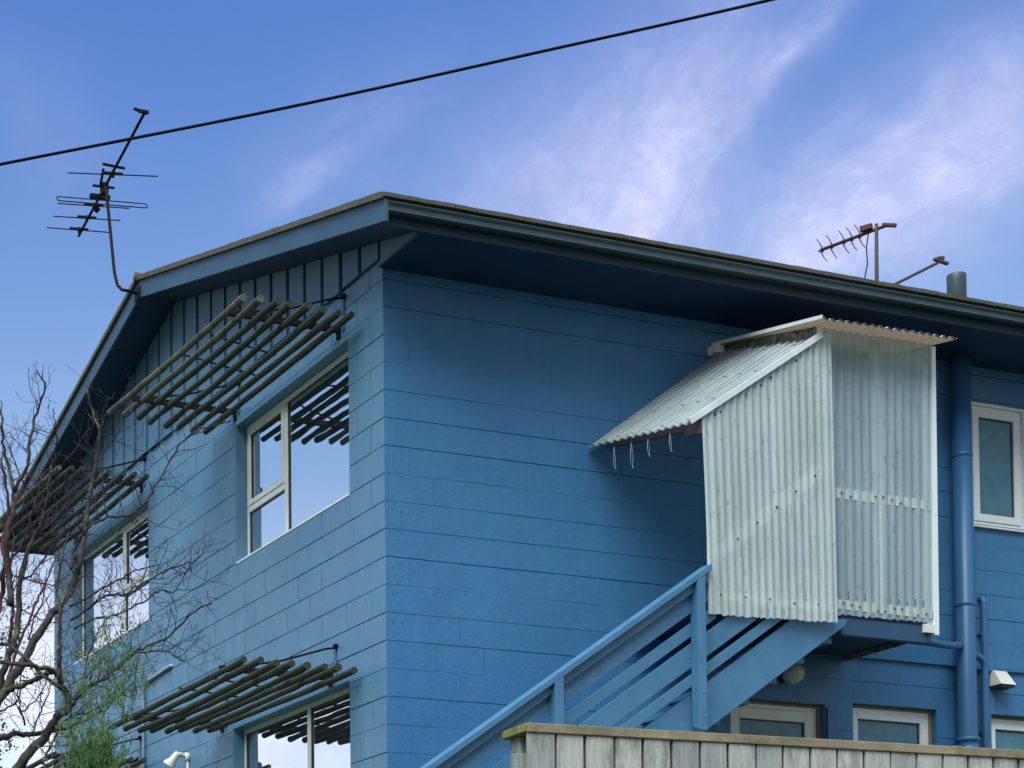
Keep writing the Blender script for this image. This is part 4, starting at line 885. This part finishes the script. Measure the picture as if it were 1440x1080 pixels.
mb = MB(); c = bo(.345); mb.bar(c + Vector((-.09, 0, 0)), c + Vector((.1, 0, .01)), .045, .035); mb.bar(c + Vector((-.1, -.1, .05)), c + Vector((.11, -.1, .06)), .025, .014)
obj('junction_box', mb, DARKST, an); mb = MB(); c = bo(.42); mb.box(c.x - .025, c.x + .03, c.y - .04, c.y + .04, c.z - .05, c.z + .04); mb.bar(c + Vector((-.04, 0, 0)), c + Vector((-.05, -.12, .12)), .02, .02)
obj('mast_clamp', mb, DARKST, an); mb = MB(); c = bo(.56); mb.bar(c + Vector((-.1, 0, .05)), c + Vector((.11, 0, .045)), .026, .014); obj('clamp', mb, DARKST, an); mb = MB(); c = bo(.27); mb.lathe(c + Vector((.02, 0, -.06)), (0, 0, 1), [(0, .01), (.03, .035), (.06, .02)], 8)
obj('cable_gland', mb, DARKST, an)

a2 = thing('television_antenna', 'small rusty antenna with short prongs on an upright mast above the gutter', 'antenna', (6.30, 2.0, 8.24))
mb = MB(); mb.tube([(6.291, 2, 8.24), (6.298, 2, 8.9), (6.308, 2, 9.53)], [.021, .019, .016], 8); obj('mast', mb, RUST, a2)
b2 = lambda t: Vector((6.130, 2.53, 9.475)).lerp(Vector((6.345, 1.90, 9.482)), t)
mb = MB(); mb.tube([b2(0), b2(1)], .016, 8); mb.bar(b2(.95) + Vector((-.02, 0, .01)), b2(1.0) + Vector((.085, -.02, .0)), .03, .028); mb.bar(b2(.66) + Vector((-.05, 0, .03)), b2(.80) + Vector((-.02, 0, .035)), .05, .045); obj('boom', mb, RUSTRED, a2)
for t in (.02, .17, .36, .48, .60):
    for s_ in (1, -1):
        c = b2(t); off = Vector((.012, .04, 0)) * (.0 if s_ > 0 else 1); c = c + off
        mb = MB(); mb.tube([c, c + Vector((-.018 * s_, 0, .030 * s_)), c + Vector((-.040 * s_, 0, .060 * s_)), c + Vector((-.075 * s_, 0, .088 * s_))], [.007, .0055, .0045, .004], 6)
        mb.tube([c + Vector((-.03, 0, -.003)), c + Vector((.03, 0, .003))], .008, 6); obj('element', mb, RUSTRED, a2)
mb = MB(); mb.tube([b2(.72), b2(.72) + Vector((-.03, 0, -.15)), b2(.72) + Vector((-.02, 0, -.30)), (6.16, 2, 9.0), (6.20, 2, 8.90), (6.29, 1.99, 8.83)], .006, 6); obj('antenna_cable', mb, CABLE, a2)
a3 = thing('antenna_stub', 'bare rusty antenna boom leaning up beside the roof antenna', 'antenna', (5.97, 1.5, 8.15))
mb = MB(); mb.tube([(5.74, 1.5, 8.55), (5.95, 1.5, 8.672), (6.571, 1.5, 9.009)], .0135, 8); obj('boom', mb, RUST, a3)
mb = MB(); c = Vector((6.571, 1.5, 9.012)); mb.bar(c + Vector((-.07, 0, .01)), c + Vector((.09, 0, -.01)), .03, .022); mb.bar(c + Vector((-.03, 0, .02)), c + Vector((.04, 0, .035)), .03, .03); obj('boom_clip', mb, RUST, a3)
mb = MB(); mb.box(5.66, 5.80, 1.46, 1.54, 8.06, 8.56); obj('stub_mount', mb, RUST, a3)
vp = MB(); vp.lathe((5.866, .6, 7.75), (0, 0, 1), [(0, .079), (.62, .079), (.66, .080), (.672, .076), (.672, .066), (.60, .064)], 22)
vs = obj('vent_pipe', vp, GUT, base=(5.866, .6, 7.78)); tag(vs, 'stubby dark blue green vent pipe rising through the roof at right', 'vent pipe')
# overhead wire
A_ = Vector((-3.925, -3.436, 5.897)); pw_ = [Vector((-3.925, -3.436, 5.897)), Vector((-2.676, -3.921, 6.156)), Vector((-1.583, -4.345, 6.409)), Vector((-.544, -4.75, 6.655))]
d0 = (pw_[0] - pw_[1]); d1 = (pw_[3] - pw_[2])
ctrl = [pw_[0] + d0 * 3 + Vector((0, 0, -.02)), pw_[0] + d0 * 1.2] + pw_ + [pw_[3] + d1 * 1.5 + Vector((0, 0, .03)), pw_[3] + d1 * 5 + Vector((0, 0, .35))]
def cat(p, n=10):
    o = []
    for i in range(1, len(p) - 2):
        for k in range(n):
            t = k / n; o.append(.5 * ((2 * p[i]) + (-p[i-1] + p[i+1]) * t + (2*p[i-1] - 5*p[i] + 4*p[i+1] - p[i+2]) * t*t + (-p[i-1] + 3*p[i] - 3*p[i+1] + p[i+2]) * t**3))
    return o + [p[-2]]
mb = MB(); mb.tube(cat(ctrl), .0075, 8); tag(obj('overhead_wire', mb, CABLE, base=pw_[0]), 'black overhead service wire crossing the sky above the house', 'wire')

# ------------------------------------------------------------------ paling fence in front
fence = thing('paling_fence', 'weathered pale paling fence with a flat timber cap in the lower right', 'fence', (-1.4, -4.0, 1.9))
FZ = 3.3; F0 = Vector((-1.466, -4.014, 0)); F1 = Vector((1.474, -4.218, 0)); fd_ = (F1 - F0); fd_.z = 0; fl_ = fd_.length; fd_.normalize(); fn_ = Vector((fd_.y, -fd_.x, 0))
if fn_.y > 0: fn_ = -fn_
mb = MB(); q = random.Random(12); s_ = 0.005; tones = []
PW = .1605
while s_ < fl_ + 6.5:
    w_ = PW - .014 + q.uniform(-.004, .003); o_ = q.uniform(0, .004); a = F0 + fd_ * s_ + fn_ * (.010 + o_); b = F0 + fd_ * (s_ + w_) + fn_ * (.010 + o_ + q.uniform(-.003, .003)); t_ = fn_ * .019
    zb_ = -1.5; top = -.046
    z_ = lambda p, dz_: (p.x, p.y, FZ + dz_)
    mb.hexa([z_(a + t_, zb_), z_(b + t_, zb_), z_(b, zb_), z_(a, zb_)], [z_(a + t_, top), z_(b + t_, top), z_(b, top), z_(a, top)])
    tn = q.random(); tones += [tn] * 6
    e0 = F0 + fd_ * (s_ + w_ - .05); e1 = F0 + fd_ * (s_ + w_ + .06); n0 = fn_ * -.010; n1 = fn_ * -.022
    mb.hexa([z_(e0 + n0, zb_), z_(e1 + n0, zb_), z_(e1 + n1, zb_), z_(e0 + n1, zb_)], [z_(e0 + n0, -.05), z_(e1 + n0, -.05), z_(e1 + n1, -.05), z_(e0 + n1, -.05)]); tones += [0.] * 6  # backing strips in the darkest tone, added to keep the gaps dark
    s_ += PW
fp = obj('paling_panel', mb, PALE, fence, bevel=.003)
at_ = fp.data.attributes.new('tone', 'FLOAT', 'FACE'); at_.data.foreach_set('value', tones)
def fbar(name, m, s0, s1, n0, n1, z0, z1, bevel=.004):
    mb = MB(); P_ = lambda s, n, z: tuple((F0 + fd_ * s + fn_ * n) * 1) [:2] + (FZ + z,)
    mb.hexa([P_(s0, n1, z0), P_(s1, n1, z0), P_(s1, n0, z0), P_(s0, n0, z0)], [P_(s0, n1, z1), P_(s1, n1, z1), P_(s1, n0, z1), P_(s0, n0, z1)])
    return obj(name, mb, m, fence, bevel=bevel)
fbar('fence_cap', CAPW, 0.0, fl_ + 6.5, -.20, .042, -.045, .0)
fbar('cap_end', CAPM, -.012, -.0005, -.198, .030, -.043, -.003)
for zz in (-.14, -.9): fbar('fence_rail', PALE, -.03, fl_ + 6.4, -.070, -.024, zz - .08, zz)
for k in range(6): fbar('fence_post', PALE, .02 + k * 1.9, .12 + k * 1.9, -.172, -.072, -1.6, -.047)

# ------------------------------------------------------------------ trees and shrub
def branch_tree(root, limbs, bark_l, bark_t, seed, density, tlen, trad, droop=0.0, levels=2, zlim=None, minr=.0016):
    q = random.Random(seed); tk = MB(); tw = MB()
    tips = []
    def twig(p, d, ln, r, lev):
        n = max(4, int(ln / .045)); pts = [p.copy()]; rad = [r]; cur = d.normalized()
        bias = Vector((q.gauss(0, .12), q.gauss(0, .12), q.gauss(.05, .1)))
        for i in range(n):
            cur = (cur + bias * .25 + Vector((q.gauss(0, .20), q.gauss(0, .20), q.gauss(.03, .18)))).normalized()
            p = p + cur * (ln / n); pts.append(p.copy()); rad.append(max(minr * .75, r * (1 - .75 * (i + 1) / n)))
            if lev > 0 and q.random() < .42:
                side = cur.cross(Vector((q.gauss(0, 1), q.gauss(0, 1), q.gauss(0, 1)))).normalized()
                twig(p.copy(), (cur * .55 + side * .8 + Vector((0, 0, .15))).normalized(), ln * q.uniform(.3, .6), rad[-1] * .72, lev - 1)
        tw.tube(pts, rad, 4 if r > .003 else 3, False); tips.append(pts[-1])
    for L in limbs:
        P_ = [Vector(p[:3]) for p in L]; rr_ = [p[3] for p in L]
        # smooth the limb and give it small kinks
        if len(P_) > 2:
            ext = [P_[0] * 2 - P_[1]] + P_ + [P_[-1] * 2 - P_[-2]]; sm_ = cat(ext, 5)
        else: sm_ = P_
        m_n = len(sm_); rs = []
        for i in range(m_n):
            t = i / max(1, m_n - 1) * (len(rr_) - 1); k = min(int(t), len(rr_) - 2); rs.append(.82 * (rr_[k] + (rr_[k+1] - rr_[k]) * (t - k)) * q.uniform(.9, 1.12))
            if 0 < i < m_n - 1: sm_[i] = sm_[i] + Vector((q.gauss(0, .0035), q.gauss(0, .0035), q.gauss(0, .0035)))
        big = max(rr_) > .012
        (tk if big else tw).tube(sm_, [max(x, minr) for x in rs], 9 if big else 5)
        tips.append(sm_[-1])
        for i in range(1, m_n):
            seg = (sm_[i] - sm_[i-1]); pr = seg.length * density * (1.5 if rs[i] < .010 else .8)
            while pr > 0:
                if q.random() < pr:
                    side = seg.normalized().cross(Vector((q.gauss(0, 1), q.gauss(0, 1), q.gauss(0, 1)))).normalized()
                    d_ = (seg.normalized() * .5 + side * .85 + Vector((0, 0, .25))).normalized()
                    ln = q.uniform(.35, 1.) * tlen * (1 if i < m_n * .8 else .6)
                    twig(sm_[i].copy(), d_, ln, min(rs[i] * .7, trad * q.uniform(.7, 1.2)), levels - 1)
                pr -= 1
    obj('trunk', tk, bark_l, root); obj('crown', tw, bark_t, root)
    return tips
def leaf_cloud(mb, c, rad, n, ls, q, vertical=0., aspect=.5):
    c = Vector(c)
    for _ in range(n):
        p = c + Vector((q.gauss(0, .45) * rad[0], q.gauss(0, .45) * rad[1], q.gauss(0, .45) * rad[2]))
        a = Vector((q.gauss(0, 1), q.gauss(0, 1), q.gauss(0, 1) + vertical)).normalized(); b = a.cross(Vector((q.gauss(0, 1), q.gauss(0, 1), q.gauss(0, 1)))).normalized()
        l = ls * q.uniform(.6, 1.4); w = l * aspect * q.uniform(.7, 1.2)
        mb.add([p - a * l * .5, p + b * w * .5, p + a * l * .5, p - b * w * .5], [(0, 1, 2, 3)])
t1 = thing('bare_tree', 'leafless lichen covered tree with crooked grey limbs in front of the gable', 'tree', (-3.95, -3.3, 1.95))
trunkl = [[(-4.02, -3.1, 1.95, .075), (-3.98, -3.08, 2.4, .062), (-3.90, -3.02, 2.8, .048), (-3.83, -3.0, 3.02, .036), (-3.78, -2.98, 3.12, .032)]]
tips = branch_tree(t1, trunkl + GREY_LIMBS, BARKG, BARKT, 21, 13.0, .30, .0030, levels=3)
q = random.Random(31); mb = MB()
for c in ((-3.444, -3.212, 3.658), (-3.405, -3.225, 3.606), (-3.215, -3.197, 3.795), (-3.248, -3.183, 3.75), (-3.238, -3.282, 3.457), (-3.57, -3.257, 3.278), (-3.592, -3.246, 3.209), (-3.538, -3.267, 3.226), (-3.303, -3.161, 3.732), (-3.425, -3.521, 3.15)):
    leaf_cloud(mb, c, (.035, .04, .035), 26, .02, q)
for tp in q.sample(tips, 40):
    if tp.z < 4.0: leaf_cloud(mb, tp, (.02, .02, .02), 7, .014, q)
obj('lichen_tufts', mb, LICH, t1)  # clusters of lichen tufts on limbs and twig ends
t2 = thing('bare_tree', 'red twigged leafless tree behind the grey tree at the left edge', 'tree', (-3.9, -1.9, 2.25))
trunkr = [[(-4.0, -1.95, 2.25, .06), (-3.9, -1.93, 2.9, .045), (-3.75, -1.9, 3.5, .032), (-3.62, -1.88, 3.85, .024)], [(-3.9, -1.93, 2.9, .03), (-3.70, -1.95, 3.3, .022), (-3.56, -1.97, 3.62, .014)]]
tips2 = branch_tree(t2, trunkr + RED_LIMBS, BARKR, BARKR, 22, 12.0, .28, .0030, levels=3)
mb = MB()
for c in ((-3.48, -2.246, 3.935), (-3.443, -2.251, 3.707), (-3.554, -2.2, 3.48), (-3.528, -2.2, 3.397), (-3.487, -2.141, 4.073), (-3.62, -2.2, 3.6), (-3.6, -2.2, 3.35)):
    leaf_cloud(mb, c, (.13, .15, .10), 70, .022, q, 0, .6)
obj('foliage', mb, LEAFD, t2)
# green broom shrub
t3 = thing('broom_shrub', 'bright green feathery broom shrub with yellow tips at the lower left', 'shrub', (-3.55, -3.62, 1.95))
mb = MB(); st_ = MB(); q = random.Random(41)
def strand(p, d, ln, k):
    pts = [p.copy()]; cur = d.normalized()
    for i in range(6):
        cur = (cur + Vector((q.gauss(0, .13), q.gauss(0, .13), q.gauss(.05, .1)))).normalized(); p = p + cur * ln / 6; pts.append(p.copy())
    st_.tube(pts, [.0016 * (1 - i / 8) for i in range(7)], 3, False)
    for i in range(1, 7):
        for _ in range(k):
            a = (cur + Vector((q.gauss(0, .45), q.gauss(0, .45), q.gauss(.2, .4)))).normalized(); b = a.cross(Vector((q.gauss(0, 1), q.gauss(0, 1), q.gauss(0, 1)))).normalized()
            l = q.uniform(.018, .045); o_ = pts[i] + Vector((q.gauss(0, .008),) * 3); mb.add([o_, o_ + a * l * .5 + b * .0028, o_ + a * l, o_ + a * l * .5 - b * .0028], [(0, 1, 2, 3)])
    return pts[-1]
tp3 = []
for i in range(400):
    x = q.gauss(-3.545, .075); y_ = q.gauss(-3.62, .09); zt_ = 3.16 - 1.2 * abs(x + 3.52) + q.gauss(0, .05)
    z0_ = zt_ - q.uniform(.05, .5)
    tp3.append(strand(Vector((x, y_, z0_)), Vector((q.gauss(0, .3), q.gauss(0, .3), 1)), q.uniform(.10, .22), 5))
for (cx_, cy_, cz_) in ((-3.43, -3.53, 3.36), (-3.49, -3.5, 3.31), (-3.36, -3.45, 3.52), (-3.30, -3.40, 3.40), (-3.40, -3.4, 3.58), (-3.25, -3.3, 3.66), (-3.52, -3.5, 3.40), (-3.46, -3.45, 3.68), (-3.22, -3.34, 3.52)):
    for i in range(11): tp3.append(strand(Vector((cx_ + q.gauss(0, .07), cy_ + q.gauss(0, .07), cz_ + q.gauss(-.05, .08))), Vector((q.gauss(0, .4), q.gauss(0, .4), 1)), q.uniform(.06, .14), 3))
for i in range(26):
    x = q.gauss(-3.545, .06); y_ = q.gauss(-3.62, .07); pts = [Vector((-3.55, -3.62, 1.95)), Vector((x * .5 - 1.775, y_ * .5 - 1.81, 2.5)), Vector((x, y_, 2.95)), Vector((x + q.gauss(0, .05), y_, 3.15))]
    st_.tube(pts, [.010, .007, .004, .002], 5)
obj('foliage', mb, LEAFG, t3); obj('stem', st_, LEAFD, t3)
mb = MB()
for p in q.sample(tp3, 38): leaf_cloud(mb, p, (.014, .014, .014), 6, .016, q)
obj('blossom_tips', mb, LICH, t3)  # yellow flower tips at the strand ends

# evergreen standing beyond the house, mirrored in the lower window
t4 = thing('evergreen_tree', 'dark evergreen tree beyond the house, mirrored at the foot of the lower window', 'tree', (-6.6, 17.0, 2.28))
tk = MB(); tk.tube([(-6.6, 17.0, 2.25), (-6.58, 17.02, 4.2), (-6.62, 17.0, 6.6)], [.14, .09, .02], 8); lf = MB(); q = random.Random(77)
for i in range(90):
    z = 3.2 + 3.45 * (i / 90) ** .9; a = q.uniform(0, 6.283); r = (6.9 - z) * .34 + .12
    tip = Vector((-6.6 + math.cos(a) * r, 17 + math.sin(a) * r, z - .1 + q.uniform(0, .3))); st0 = Vector((-6.6, 17, z))
    tk.tube([st0, (st0 + tip) / 2 + Vector((0, 0, -.04)), tip], [.02, .012, .005], 4, False)
    for k in range(5): leaf_cloud(lf, st0.lerp(tip, .3 + .17 * k), (.16, .16, .07), 26, .10, q, 0, .22)
obj('trunk', tk, BARKG, t4); obj('crown', lf, LEAFD, t4)
